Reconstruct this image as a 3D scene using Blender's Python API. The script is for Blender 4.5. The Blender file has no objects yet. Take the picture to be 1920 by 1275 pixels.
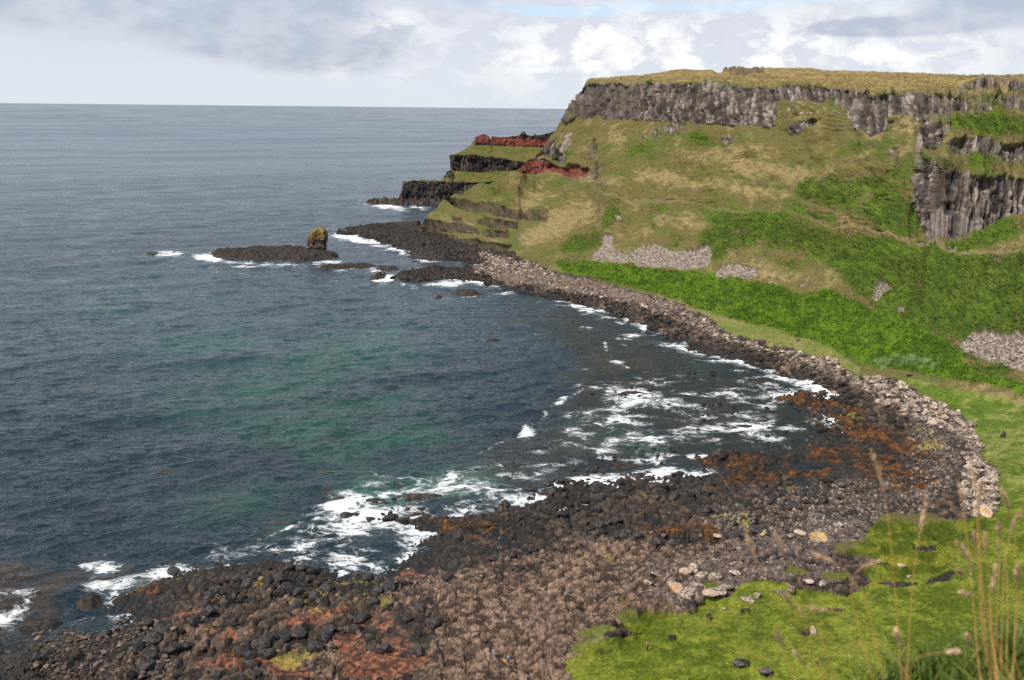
import bpy, math, random
import numpy as np
from mathutils import Matrix, Vector

R = math.radians
scene = bpy.context.scene
C = scene.collection
random.seed(7)
rng = np.random.default_rng(7)

# ---------------------------------------------------------------- camera
FPX = 1660.0
CAMZ = 90.0
PITCH = math.atan((637.5 - 201.3) / FPX)
ROLL = R(0.6)
Fv = np.array([0, math.cos(PITCH), -math.sin(PITCH)])
U0 = np.array([0, math.sin(PITCH), math.cos(PITCH)])
R0 = np.array([1.0, 0, 0])
Xv = math.cos(ROLL) * R0 + math.sin(ROLL) * U0
Yv = math.cos(ROLL) * U0 - math.sin(ROLL) * R0
cam_d = bpy.data.cameras.new("camera")
cam = bpy.data.objects.new("camera", cam_d)
C.objects.link(cam)
scene.camera = cam
cam.matrix_world = Matrix(((Xv[0], Yv[0], -Fv[0], 0), (Xv[1], Yv[1], -Fv[1], 0), (Xv[2], Yv[2], -Fv[2], CAMZ), (0, 0, 0, 1)))
cam_d.sensor_width = 36
cam_d.lens = 36 * FPX / 1920
cam_d.clip_start = 0.05
cam_d.clip_end = 200000
cam_d.dof.use_dof = True
cam_d.dof.focus_distance = 320
cam_d.dof.aperture_fstop = 3.8

# ---------------------------------------------------------------- sun, world
SUN_EL, SUN_AZ = 52.0, -125.0          # where the light comes from (azimuth clockwise from +Y)
sd = bpy.data.lights.new("sun", 'SUN')
sd.energy = 4.2
sd.angle = R(5)
sd.color = (1.0, 0.93, 0.82)
sun = bpy.data.objects.new("sun", sd)
C.objects.link(sun)
_d = Vector((math.sin(R(SUN_AZ)) * math.cos(R(SUN_EL)), math.cos(R(SUN_AZ)) * math.cos(R(SUN_EL)), math.sin(R(SUN_EL))))
sun.rotation_euler = _d.to_track_quat('Z', 'Y').to_euler()

scene.view_settings.view_transform = 'Standard'
scene.view_settings.look = 'None'
scene.view_settings.exposure = 0.2
scene.view_settings.gamma = 1.0
scene.cycles.use_denoising = False
scene.cycles.sample_clamp_direct = 1.3
scene.cycles.sample_clamp_indirect = 3.0
scene.cycles.max_bounces = 6
scene.cycles.use_adaptive_sampling = True
scene.cycles.adaptive_threshold = 0.01


class NT:
    """small node-tree helper"""
    def __init__(s, tree):
        s.t = tree
        s.n = tree.nodes
        s.l = tree.links

    def add(s, typ, props=None, **inp):
        nd = s.n.new(typ)
        for k, v in (props or {}).items():
            setattr(nd, k, v)
        for k, v in inp.items():
            key = int(k[1:]) if k[0] == 'i' and k[1:].isdigit() else k.replace('_', ' ')
            sock = nd.inputs[key]
            if isinstance(v, bpy.types.NodeSocket):
                s.l.new(v, sock)
            else:
                sock.default_value = v
        return nd

    def math(s, op, a, b=0.0, c=0.0, clamp=False):
        nd = s.add('ShaderNodeMath', {'operation': op, 'use_clamp': clamp}, i0=a, i1=b, i2=c)
        return nd.outputs[0]

    def mix(s, f, a, b, blend='MIX'):
        nd = s.n.new('ShaderNodeMix')
        nd.data_type = 'RGBA'
        nd.blend_type = blend
        for idx, v in ((0, f), (6, a), (7, b)):
            if isinstance(v, bpy.types.NodeSocket):
                s.l.new(v, nd.inputs[idx])
            else:
                nd.inputs[idx].default_value = v if idx == 0 or len(v) == 4 else (*v, 1)
        return nd.outputs[2]

    def ramp(s, f, lo, hi, a=0.0, b=1.0, interp='SMOOTHSTEP'):
        nd = s.add('ShaderNodeMapRange', {'interpolation_type': interp}, i0=f, i1=lo, i2=hi, i3=a, i4=b)
        return nd.outputs[0]


world = bpy.data.worlds.new("World")
scene.world = world
world.use_nodes = True
w = NT(world.node_tree)
w.n.clear()
tc = w.add('ShaderNodeTexCoord')
sep = w.add('ShaderNodeSeparateXYZ', i0=tc.outputs['Generated'])
azn = w.math('ARCTAN2', sep.outputs[0], sep.outputs[1])
eln = w.math('ARCSINE', sep.outputs[2])
azd = w.math('MULTIPLY', azn, 57.2958)
eld = w.math('MULTIPLY', eln, 57.2958)
sky = w.add('ShaderNodeTexSky', {'sky_type': 'NISHITA', 'sun_disc': False, 'sun_elevation': R(SUN_EL), 'sun_rotation': R(SUN_AZ)})


def wvec(sx, sy, off=0.0):
    return w.add('ShaderNodeCombineXYZ', i0=w.math('MULTIPLY', azd, sx), i1=w.math('MULTIPLY', eld, sy), i2=off).outputs[0]


def wnoise(sx, sy, det=6, rough=0.55, off=0.0, dist=0.0):
    return w.add('ShaderNodeTexNoise', {}, Vector=wvec(sx, sy, off), Scale=1.0, Detail=det, Roughness=rough, Distortion=dist).outputs['Fac']


def wblob(a0, e0, sa, se):
    """soft cloud mass centred at azimuth a0, elevation e0 (degrees), edges broken by noise"""
    da = w.math('DIVIDE', w.math('SUBTRACT', azd, a0), sa)
    de = w.math('DIVIDE', w.math('SUBTRACT', eld, e0), se)
    r2 = w.math('ADD', w.math('MULTIPLY', da, da), w.math('MULTIPLY', de, de))
    return w.math('EXPONENT', w.math('MULTIPLY', r2, -1.0))


G1 = wnoise(0.16, 0.5, 7, 0.55, 3.1, 0.3)
G2 = wnoise(0.42, 0.75, 9, 0.6, 9.4, 0.25)
G3 = wnoise(0.10, 1.1, 5, 0.5, 21.0)
# base veil of cloud, paler towards the horizon
base = w.mix(w.ramp(eld, 0.0, 5.0), (0.66, 0.72, 0.79), (0.62, 0.65, 0.73))
blue = (0.55, 0.73, 0.92, 1)
gap = w.math('MULTIPLY', w.ramp(G3, 0.50, 0.60), w.math('ADD', wblob(9, 5.8, 13, 0.9), wblob(-1, 5.2, 7, 0.6)), clamp=True)
c1 = w.mix(w.math('MULTIPLY', gap, 0.8), base, blue)
# broken bright cumulus on the right two thirds
cum_area = w.math('ADD', wblob(5, 3.3, 8.5, 2.3), w.math('ADD', wblob(19, 3.4, 9, 2.4), wblob(-7.5, 4.7, 2.2, 1.3)), clamp=True)
cum = w.math('MULTIPLY', w.ramp(G2, 0.42, 0.58), cum_area)
c2 = w.mix(w.math('MULTIPLY', cum, 0.9), c1, (0.98, 0.97, 0.96))
cumsh = w.math('MULTIPLY', w.ramp(wnoise(0.5, 0.9, 8, 0.6, 9.9, 0.3), 0.50, 0.62), w.math('MULTIPLY', cum_area, 0.55))
c2 = w.mix(cumsh, c2, (0.66, 0.68, 0.74))
# grey masses: the big one upper left, the dark tongue below it, another upper right
gm = w.math('ADD', w.math('ADD', wblob(-20, 6.6, 17, 3.0), wblob(-12.5, 3.2, 5, 1.4)), w.math('ADD', wblob(29, 5.6, 6.5, 1.3), wblob(21, 4.6, 5, .45)))
gm = w.math('MULTIPLY', gm, w.ramp(G1, 0.25, 0.75, 0.6, 1.4))
gmask = w.ramp(gm, 0.2, 0.7)
greyc = w.mix(w.ramp(G2, 0.35, 0.7), (0.40, 0.45, 0.56), (0.54, 0.57, 0.66))
c3 = w.mix(w.math('MULTIPLY', gmask, 0.85), c2, greyc)
wisp = w.math('MULTIPLY', wblob(-9.3, 1.9, 2.6, .45), w.ramp(G2, 0.35, 0.6))
c3 = w.mix(w.math('MULTIPLY', wisp, 0.8), c3, (0.86, 0.85, 0.85))
# whole dome above the frame: brighter broken cloud
low_ = w.mix(w.ramp(wnoise(0.05, 0.12, 6, .6, 5.0), 0.35, 0.62), (0.62, 0.67, 0.76), (0.98, 0.97, 0.95))
up = w.mix(w.ramp(wnoise(0.03, 0.05, 6, .6, 2.0), 0.4, 0.65), (0.28, 0.38, 0.56), (0.72, 0.73, 0.76))
up = w.mix(w.ramp(eld, 20.0, 38.0), low_, up)
c4 = w.mix(w.ramp(eld, 8.0, 16.0), c3, up)
c5 = w.mix(1.0, c4, (8.3, 8.3, 8.3), 'MULTIPLY')
skyc = w.mix(0.93, sky.outputs[0], c5)
bg = w.add('ShaderNodeBackground', {}, Color=skyc, Strength=0.12)
wo = w.add('ShaderNodeOutputWorld', {}, Surface=bg.outputs[0])


# ================================================================ helpers
def link(o, parent=None):
    C.objects.link(o)
    if parent is not None:
        o.parent = parent
    return o


def tag(o, label=None, cat=None, group=None, kind=None):
    if label:
        o['label'] = label
    if cat:
        o['category'] = cat
    if group:
        o['group'] = group
    if kind:
        o['kind'] = kind
    return o


def mesh_np(name, verts, faces, mat=None, parent=None, smooth=True, attrs=None):
    """verts (n,3); faces (m,3|4) int array -> linked object"""
    me = bpy.data.meshes.new(name)
    v = np.ascontiguousarray(verts, np.float32)
    f = np.ascontiguousarray(faces, np.int32)
    k = f.shape[1]
    me.vertices.add(len(v))
    me.vertices.foreach_set('co', v.ravel())
    me.loops.add(f.size)
    me.loops.foreach_set('vertex_index', f.ravel())
    me.polygons.add(len(f))
    me.polygons.foreach_set('loop_start', np.arange(0, f.size, k, dtype=np.int32))
    me.polygons.foreach_set('loop_total', np.full(len(f), k, np.int32))
    me.polygons.foreach_set('use_smooth', np.full(len(f), smooth, bool))
    me.update(calc_edges=True)
    for an, arr in (attrs or {}).items():
        if arr.ndim == 2:
            a = me.attributes.new(an, 'FLOAT_COLOR', 'POINT')
            buf = np.ones((len(v), 4), np.float32)
            buf[:, :3] = arr
            a.data.foreach_set('color', buf.ravel())
        else:
            a = me.attributes.new(an, 'FLOAT', 'POINT')
            a.data.foreach_set('value', np.ascontiguousarray(arr, np.float32))
    if mat is not None:
        me.materials.append(mat)
    return link(bpy.data.objects.new(name, me), parent)


def _h(ix, iy, seed):
    h = (ix.astype(np.int64) * 374761393 + iy.astype(np.int64) * 668265263 + seed * 982451653) & 0xFFFFFFFF
    h = ((h ^ (h >> 13)) * 1274126177) & 0xFFFFFFFF
    h = (h ^ (h >> 16)) * 2246822519 & 0xFFFFFFFF
    return ((h ^ (h >> 15)) & 0xFFFFFF).astype(np.float32) / 16777216.0


def vnoise(x, y, seed=0):
    ix, iy = np.floor(x), np.floor(y)
    fx, fy = (x - ix).astype(np.float32), (y - iy).astype(np.float32)
    ix, iy = ix.astype(np.int64), iy.astype(np.int64)
    u, v = fx * fx * fx * (fx * (fx * 6 - 15) + 10), fy * fy * fy * (fy * (fy * 6 - 15) + 10)
    a, b, c, d = _h(ix, iy, seed), _h(ix + 1, iy, seed), _h(ix, iy + 1, seed), _h(ix + 1, iy + 1, seed)
    return (a + (b - a) * u) * (1 - v) + (c + (d - c) * u) * v      # 0..1


def fbm(x, y, oct=4, seed=0, gain=0.5):
    s, a, t = 0.0, 1.0, 0.0
    ca, sa = math.cos(0.6), math.sin(0.6)
    for o in range(oct):
        s = s + a * (vnoise(x, y, seed + o * 17) - 0.5)
        t += a * 0.5
        a *= gain
        x, y = (x * ca - y * sa) * 2.03 + 13.1, (x * sa + y * ca) * 2.03 + 7.7
    return s / t                                                  # about -1..1


def worley(x, y, seed=0):
    """returns F1, F2, random id of nearest cell, vector to it"""
    ix, iy = np.floor(x).astype(np.int64), np.floor(y).astype(np.int64)
    f1 = np.full(x.shape, 9.0, np.float32)
    f2 = f1.copy()
    idv = np.zeros(x.shape, np.float32)
    for dx in (-1, 0, 1):
        for dy in (-1, 0, 1):
            cx, cy = ix + dx, iy + dy
            px = cx + _h(cx, cy, seed) * 0.9
            py = cy + _h(cx, cy, seed + 5) * 0.9
            d = np.hypot(px - x, py - y).astype(np.float32)
            m = d < f1
            f2 = np.where(m, f1, np.minimum(f2, d))
            idv = np.where(m, _h(cx, cy, seed + 9), idv)
            f1 = np.where(m, d, f1)
    return f1, f2, idv


def sst(x, a, b):
    t = np.clip((x - a) / (b - a), 0, 1)
    return t * t * (3 - 2 * t)


def ray(px, py):
    """pixel of the photograph -> azimuth, tan(elevation)"""
    px, py = np.asarray(px, float), np.asarray(py, float)
    d = Fv + ((px - 960) / FPX)[..., None] * Xv + ((637.5 - py) / FPX)[..., None] * Yv
    return np.arctan2(d[..., 0], d[..., 1]), d[..., 2] / np.hypot(d[..., 0], d[..., 1])


def at_z(px, py, z=0.0):
    az, te = ray(px, py)
    D = (z - CAMZ) / te
    return np.stack([np.sin(az) * D, np.cos(az) * D], -1)


def to_px(x, y, z):
    dz = z - CAMZ
    f = x * Fv[0] + y * Fv[1] + dz * Fv[2]
    f = np.maximum(f, 1e-3)
    return 960 + FPX * (x * Xv[0] + y * Xv[1] + dz * Xv[2]) / f, 637.5 - FPX * (x * Yv[0] + y * Yv[1] + dz * Yv[2]) / f


def sdist(x, y, poly):
    """signed distance to a closed polygon, positive inside"""
    d2 = np.full(x.shape, 1e12, np.float32)
    inside = np.zeros(x.shape, bool)
    n = len(poly)
    for i in range(n):
        ax, ay = poly[i]
        bx, by = poly[(i + 1) % n]
        ex, ey = bx - ax, by - ay
        t = np.clip(((x - ax) * ex + (y - ay) * ey) / (ex * ex + ey * ey + 1e-9), 0, 1)
        dd = (ax + t * ex - x) ** 2 + (ay + t * ey - y) ** 2
        d2 = np.minimum(d2, dd)
        if ay != by:
            c = ((ay > y) != (by > y)) & (x < (bx - ax) * (y - ay) / (by - ay) + ax)
            inside ^= c
    d = np.sqrt(d2)
    return np.where(inside, d, -d)


# ---------------------------------------------------------------- region maps (what grows or lies where)
CX0, CY0, CST = -400, 0, 2.0
CW, CHh = 1360, 850
layers = {}


def box_blur(a, r):
    if r < 1:
        return a
    for ax in (0, 1):
        for _ in range(2):
            p = np.pad(a, [(r + 1, r) if i == ax else (0, 0) for i in (0, 1)], mode='edge')
            c = np.cumsum(p, axis=ax)
            n = 2 * r + 1
            a = (c[n:, :] - c[:-n, :]) / n if ax == 0 else (c[:, n:] - c[:, :-n]) / n
    return a


def paint(layer, pts, val=1.0, blur=4):
    L = layers.setdefault(layer, np.zeros((CHh, CW), np.float32))
    P = [((x - CX0) / CST, (y - CY0) / CST) for x, y in pts]
    m = int(blur) + 3
    x0 = max(0, int(min(p[0] for p in P)) - m); x1 = min(CW, int(max(p[0] for p in P)) + m)
    y0 = max(0, int(min(p[1] for p in P)) - m); y1 = min(CHh, int(max(p[1] for p in P)) + m)
    if x1 <= x0 or y1 <= y0:
        return
    X, Y = np.meshgrid(np.arange(x0, x1) + 0.0, np.arange(y0, y1) + 0.0)
    ins = np.zeros(X.shape, bool)
    for i in range(len(P)):
        ax, ay = P[i]; bx, by = P[(i + 1) % len(P)]
        if ay != by:
            ins ^= ((ay > Y) != (by > Y)) & (X < (bx - ax) * (Y - ay) / (by - ay) + ax)
    a = box_blur(ins.astype(np.float32), int(blur / 2)) * val
    L[y0:y1, x0:x1] = np.maximum(L[y0:y1, x0:x1], a)


def ell(layer, cx, cy, rx, ry, rot=0, val=1.0, blur=4):
    c, s = math.cos(R(rot)), math.sin(R(rot))
    paint(layer, [(cx + rx * math.cos(t) * c - ry * math.sin(t) * s, cy + rx * math.cos(t) * s + ry * math.sin(t) * c)
                  for t in np.linspace(0, 2 * math.pi, 20, endpoint=False)], val, blur)


def stroke(layer, pts, wd, val=1.0, blur=3):
    for (ax, ay), (bx, by) in zip(pts[:-1], pts[1:]):
        L = math.hypot(bx - ax, by - ay) + 1e-6
        nx, ny = -(by - ay) / L * wd / 2, (bx - ax) / L * wd / 2
        tx, ty = (bx - ax) / L * wd / 3, (by - ay) / L * wd / 3
        paint(layer, [(ax + nx - tx, ay + ny - ty), (bx + nx + tx, by + ny + ty), (bx - nx + tx, by - ny + ty), (ax - nx - tx, ay - ny - ty)], val, blur)


def look(layer, px, py):
    L = layers.get(layer)
    if L is None:
        return np.zeros(px.shape, np.float32)
    u = np.clip((px - CX0) / CST, 0, CW - 1.001); v = np.clip((py - CY0) / CST, 0, CHh - 1.001)
    iu, iv = u.astype(int), v.astype(int)
    fu, fv = u - iu, v - iv
    return ((L[iv, iu] * (1 - fu) + L[iv, iu + 1] * fu) * (1 - fv) + (L[iv + 1, iu] * (1 - fu) + L[iv + 1, iu + 1] * fu) * fv).astype(np.float32)

# shore rock: everything seaward of the grass edge
grass_edge = [(955, 470), (985, 488), (1010, 500), (1080, 515), (1130, 528), (1190, 545), (1250, 560), (1290, 575), (1325, 592), (1352, 614), (1400, 632), (1450, 648),
              (1520, 662), (1562, 674), (1590, 697), (1612, 706), (1680, 712), (1732, 742), (1790, 770), (1820, 800), (1838, 850), (1868, 884), (1875, 945), (1858, 967), (1800, 978),
              (1740, 962), (1660, 962), (1640, 985), (1598, 1012), (1545, 1022), (1575, 1042), (1648, 1052), (1610, 1078), (1642, 1098), (1560, 1106), (1500, 1098), (1440, 1092),
              (1385, 1095), (1372, 1122), (1320, 1128), (1300, 1142), (1235, 1150), (1192, 1165), (1150, 1182), (1092, 1200), (1102, 1228), (1068, 1246), (1092, 1275), (1080, 1460)]
paint('rock', [(560, 405), (800, 405), (815, 432), (860, 447), (950, 458)] + grass_edge + [(-390, 1600), (-390, 700), (300, 405)], 1, 2)
# moss and grass islets in the rock, bare patches in the grass
for e in [(1130, 1185, 40, 12), (1185, 1160, 22, 14), (1095, 1215, 18, 12), (1190, 1130, 14, 8), (1120, 1240, 26, 9), (1560, 1075, 30, 6), (1490, 1070, 24, 6), (1330, 1105, 30, 8),
          (1200, 1115, 10, 5), (1240, 1135, 12, 6), (1105, 1185, 22, 8), (1180, 1180, 26, 7)]:
    ell('moss', e[0], e[1], e[2], e[3], 0, 1, 3)
for e in [(1762, 1083, 26, 8, -25), (1690, 1098, 40, 5, 0), (1650, 1065, 22, 5, 0), (1385, 1247, 12, 7, 0), (1435, 1260, 13, 7, 0), (1525, 1185, 13, 8, 0), (1255, 1205, 8, 4, 0),
          (1330, 1160, 9, 4, 0), (1412, 1150, 10, 4, 0), (1570, 1130, 12, 4, 0), (1155, 1185, 34, 12, 0), (1730, 1030, 22, 6, 10), (1880, 812, 9, 5, 0)]:
    ell('bare', *e, 1, 2)
stroke('dirt', [(1080, 1235), (1130, 1240), (1190, 1270), (1230, 1300)], 26, .8, 6)
# pale lichen boulders / shingle
paint('pale', [(905, 470), (985, 492), (1060, 520), (1130, 533), (1190, 548), (1250, 562), (1325, 594), (1350, 620), (1400, 635), (1450, 652), (1520, 664), (1562, 678),
               (1612, 706), (1680, 712), (1732, 742), (1790, 770), (1820, 800), (1838, 850), (1868, 884), (1875, 945), (1858, 967), (1815, 975), (1800, 930), (1812, 880), (1805, 835),
               (1775, 800), (1715, 775), (1640, 745), (1560, 712), (1500, 690), (1440, 668), (1380, 645), (1300, 610), (1220, 585), (1150, 565), (1080, 548), (1000, 535), (930, 525), (880, 500)], 1, 3)
paint('brownshingle', [(880, 505), (960, 500), (1050, 512), (1130, 530), (1210, 552), (1290, 575), (1320, 590), (1250, 583), (1160, 560), (1060, 540), (950, 530)], 1, 4)
paint('plate', [(800, 1130), (830, 1085), (900, 1060), (960, 1040), (1060, 1030), (1180, 1010), (1300, 985), (1420, 1000), (1480, 1030), (1380, 1090), (1300, 1130), (1180, 1160), (1090, 1200), (1080, 1400),
                (830, 1400), (820, 1210)], 1, 26)
paint('pink', [(1390, 1010), (1480, 980), (1600, 960), (1720, 970), (1640, 1000), (1560, 1060), (1600, 1095), (1450, 1090), (1370, 1120), (1280, 1140), (1200, 1120), (1300, 1060)], .8, 10)
ell('pink', 1340, 1110, 70, 28, 0, 1, 8)
for e in [(600, 1235, 60, 40), (380, 1190, 45, 16), (500, 1195, 50, 12), (690, 1200, 30, 30), (760, 1120, 60, 20), (520, 1130, 60, 12)]:
    ell('plate', *e, 0, .75, 10)
ell('pink', 1250, 1070, 60, 30, 0, .6, 10)
ell('shingle', 1590, 940, 190, 40, -4, .9, 16)
ell('shingle', 1755, 860, 45, 80, -10, .9, 10)
paint('mossy', [(1560, 1020), (1640, 985), (1660, 962), (1780, 965), (1860, 980), (1840, 1040), (1760, 1070), (1680, 1095), (1600, 1085), (1570, 1045)], 1, 8)
paint('mossy', [(1090, 1180), (1240, 1120), (1260, 1140), (1200, 1200), (1100, 1240)], 1, 6)
ell('shingle', 1450, 960, 150, 40, 0, .6, 16)
for e in [(800, 1085, 42, 11, -3), (470, 1160, 85, 12, -5), (620, 1145, 42, 10, -8), (560, 1165, 50, 12, -10), (720, 1165, 62, 16, 0), (765, 1215, 50, 45, 10), (650, 1215, 38, 30, 0),
          (520, 1250, 70, 16, 10), (440, 1190, 55, 10, 0), (700, 1255, 55, 20, 0), (340, 1150, 40, 10, 0), (410, 1235, 60, 12, 0)]:
    ell('wrack', *e, .95, 4)
for e in [(1420, 880, 120, 26, 2), (1540, 858, 60, 12, 0), (1600, 800, 110, 16, 18), (1680, 830, 90, 22, 20), (1560, 760, 80, 12, 8), (1500, 745, 50, 8, 0), (1680, 890, 80, 26, 10),
          (1500, 885, 50, 14, 12), (870, 985, 75, 11, 9), (760, 960, 60, 7, 5), (270, 1100, 40, 10, 0), (1250, 995, 100, 8, 6), (1630, 860, 90, 14, 10)]:
    ell('kelp', *e, .9, 6)
for e in [(1725, 805, 18, 8, 20), (1750, 835, 24, 10, 20), (1690, 798, 30, 5, 5), (1590, 778, 45, 6, 5), (1320, 960, 50, 5, 0), (1500, 925, 60, 8, 0), (1310, 938, 30, 6, 10), (950, 1015, 60, 5, 8),
          (1395, 970, 16, 10, 60), (1190, 925, 40, 5, 0), (450, 1088, 45, 5, 8), (510, 1095, 40, 6, 0), (640, 1098, 60, 7, -10), (580, 1140, 40, 8, 10), (330, 1090, 30, 5, 0), (610, 1130, 30, 6, 20),
          (540, 1235, 40, 20, 0), (1190, 1080, 20, 5, 0), (1110, 1040, 80, 5, 5), (1180, 1090, 14, 4, 0), (490, 1140, 30, 6, 0), (1800, 1010, 5, 3, 0), (420, 1180, 25, 5, 0), (700, 1130, 60, 8, 0)]:
    ell('yel', *e, .8, 5)
for e in [(1530, 1008, 15, 15, 30), (1430, 995, 10, 3, 20)]:
    ell('sand', *e, 1, 2)
for e in [(1465, 872, 36, 7, -6), (1520, 868, 30, 9, 6), (1440, 938, 14, 4, 0), (1490, 893, 40, 5, 30), (1430, 975, 12, 6, 0), (1280, 1000, 30, 10, 0), (930, 998, 60, 7, 8),
          (1188, 1188, 26, 12, -10), (1165, 1170, 12, 5, 0), (1100, 1138, 14, 6, 0), (1765, 1012, 12, 7, 30), (1340, 1130, 40, 6, 0), (1500, 1108, 20, 4, 0), (1640, 1094, 24, 4, 0), (1050, 1075, 34, 6, 10)]:
    ell('pool', *e, 1, 3)

# vegetation on the slopes
paint('fern', [(1040, 488), (1110, 490), (1180, 500), (1260, 506), (1330, 512), (1430, 532), (1500, 552), (1560, 545), (1640, 580), (1700, 600), (1790, 640), (1790, 670), (1840, 700), (1920, 720), (2300, 800),
               (2300, 860), (1920, 740), (1820, 712), (1720, 700), (1640, 690), (1560, 650), (1470, 620), (1380, 600), (1290, 572), (1220, 545), (1150, 532), (1080, 512), (1040, 500)], 1, 6)
paint('dfern', [(1330, 392), (1440, 405), (1560, 425), (1700, 452), (1800, 476), (1920, 492), (2300, 560), (2300, 760), (1920, 700), (1790, 640), (1700, 610), (1640, 582), (1600, 560), (1560, 500),
                (1480, 470), (1400, 470), (1330, 500), (1300, 470), (1330, 430)], .85, 14)
for e in [(1200, 280, 36, 10, -18), (1560, 360, 70, 30, 0), (1620, 345, 90, 20, -20), (1680, 400, 60, 45, 0), (1150, 400, 16, 40, 10), (1100, 455, 60, 18, -10), (1230, 390, 30, 10, 0), (1270, 455, 30, 12, 0),
          (1850, 240, 80, 25, 0), (1835, 305, 26, 18, 0), (1775, 300, 20, 6, 0), (1670, 360, 50, 15, -20), (1440, 430, 70, 28, 10), (1480, 495, 40, 12, 0), (1850, 450, 90, 22, -15),
          (1520, 410, 60, 15, 0), (1330, 265, 50, 12, 10), (1700, 430, 50, 12, 8), (1790, 500, 110, 14, 0), (1620, 480, 60, 14, 0), (1760, 550, 120, 30, 10), (1290, 235, 30, 5, 0), (1600, 255, 16, 6, 0),
          (1180, 500, 30, 6, 0), (940, 360, 40, 10, -20), (1840, 660, 90, 20, 8), (1860, 690, 60, 20, 0)]:
    ell('dfern', *e, .8, 10)
ell('bluegrass', 1700, 678, 75, 14, -3, 1, 8)
paint('meadow', [(1080, 512), (1150, 532), (1220, 548), (1290, 568), (1380, 598), (1470, 622), (1560, 652), (1620, 690), (1612, 706), (1562, 680), (1450, 652), (1350, 618), (1320, 592), (1190, 548), (1080, 520)], 1, 6)
paint('lawn', [(1600, 700), (1720, 712), (1920, 760), (2300, 850), (2300, 1700), (1000, 1700), (1060, 1240), (1190, 1160), (1380, 1090), (1560, 1090), (1640, 980), (1860, 975), (1880, 900), (1830, 820), (1780, 770), (1680, 720)], 1, 8)
for e in [(1050, 420, 90, 22, -25), (1000, 380, 60, 18, -20), (1480, 330, 180, 18, 10), (1380, 290, 120, 12, 0), (1260, 345, 90, 16, 10), (1600, 300, 60, 10, -25), (1400, 360, 160, 12, 8), (1080, 460, 60, 8, -30),
          (1480, 520, 90, 10, 4), (1420, 505, 60, 10, 0), (1290, 420, 70, 12, 10), (1200, 440, 40, 10, 0), (1560, 520, 30, 10, 0), (1690, 285, 40, 12, -20), (1130, 340, 60, 12, 15), (1700, 250, 30, 14, 0),
          (1800, 690, 16, 20, 0), (1840, 720, 60, 10, 15), (1600, 470, 50, 8, 10), (1500, 440, 40, 8, 0), (1050, 530, 90, 6, 12)]:
    ell('tan', *e, .9, 12)
paint('tan', [(1115, 148), (1260, 140), (1500, 128), (1920, 138), (2300, 130), (2300, 60), (1100, 60)], 1, 3)
paint('tan', [(1115, 146), (1230, 144), (1480, 148), (1700, 147), (1790, 140), (1790, 120), (1240, 120)], 1, 3)
for p in [[(1105, 487), (1128, 462), (1143, 440), (1152, 442), (1158, 470), (1178, 475), (1200, 462), (1228, 455), (1250, 468), (1275, 474), (1305, 468), (1335, 462), (1338, 480), (1322, 502), (1290, 506), (1250, 502), (1180, 497), (1140, 490)],
          [(1150, 400), (1160, 395), (1163, 415), (1153, 420)], [(1345, 517), (1362, 500), (1390, 494), (1415, 505), (1420, 518), (1380, 524)], [(1490, 540), (1530, 525), (1520, 537), (1500, 546)],
          [(1638, 565), (1650, 535), (1672, 525), (1668, 548), (1650, 570)], [(1790, 650), (1815, 632), (1840, 622), (1880, 628), (1920, 625), (2200, 640), (2200, 720), (1920, 700), (1870, 680), (1810, 662)],
          [(1680, 576), (1698, 578), (1690, 586)], [(1045, 290), (1062, 250), (1075, 248), (1072, 275), (1058, 300)]]:
    paint('scree', p, .95, 5)
for e in [(1520, 210, 80, 26, 0), (1190, 250, 70, 8, -8), (1370, 262, 30, 8, 20), (1400, 265, 26, 6, 0), (1700, 235, 50, 12, 0), (1850, 270, 70, 10, 0), (1620, 310, 18, 5, 0), (1820, 345, 90, 12, 0),
          (1545, 272, 6, 3, 0), (1460, 500, 60, 14, 5), (1140, 250, 30, 6, -10), (1680, 230, 60, 16, 0)]:
    ell('spots', *e, .75, 8)
for p in [[(965, 322), (985, 305), (1000, 297), (1030, 304), (1045, 312), (1060, 318), (1080, 312), (1105, 318), (1115, 325), (1090, 338), (1060, 333), (1030, 326), (1000, 323)],
          [(885, 267), (892, 255), (905, 251), (920, 253), (960, 258), (1030, 262), (1026, 273), (960, 272), (920, 268)]]:
    paint('red', p, 1, 2)
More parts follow.
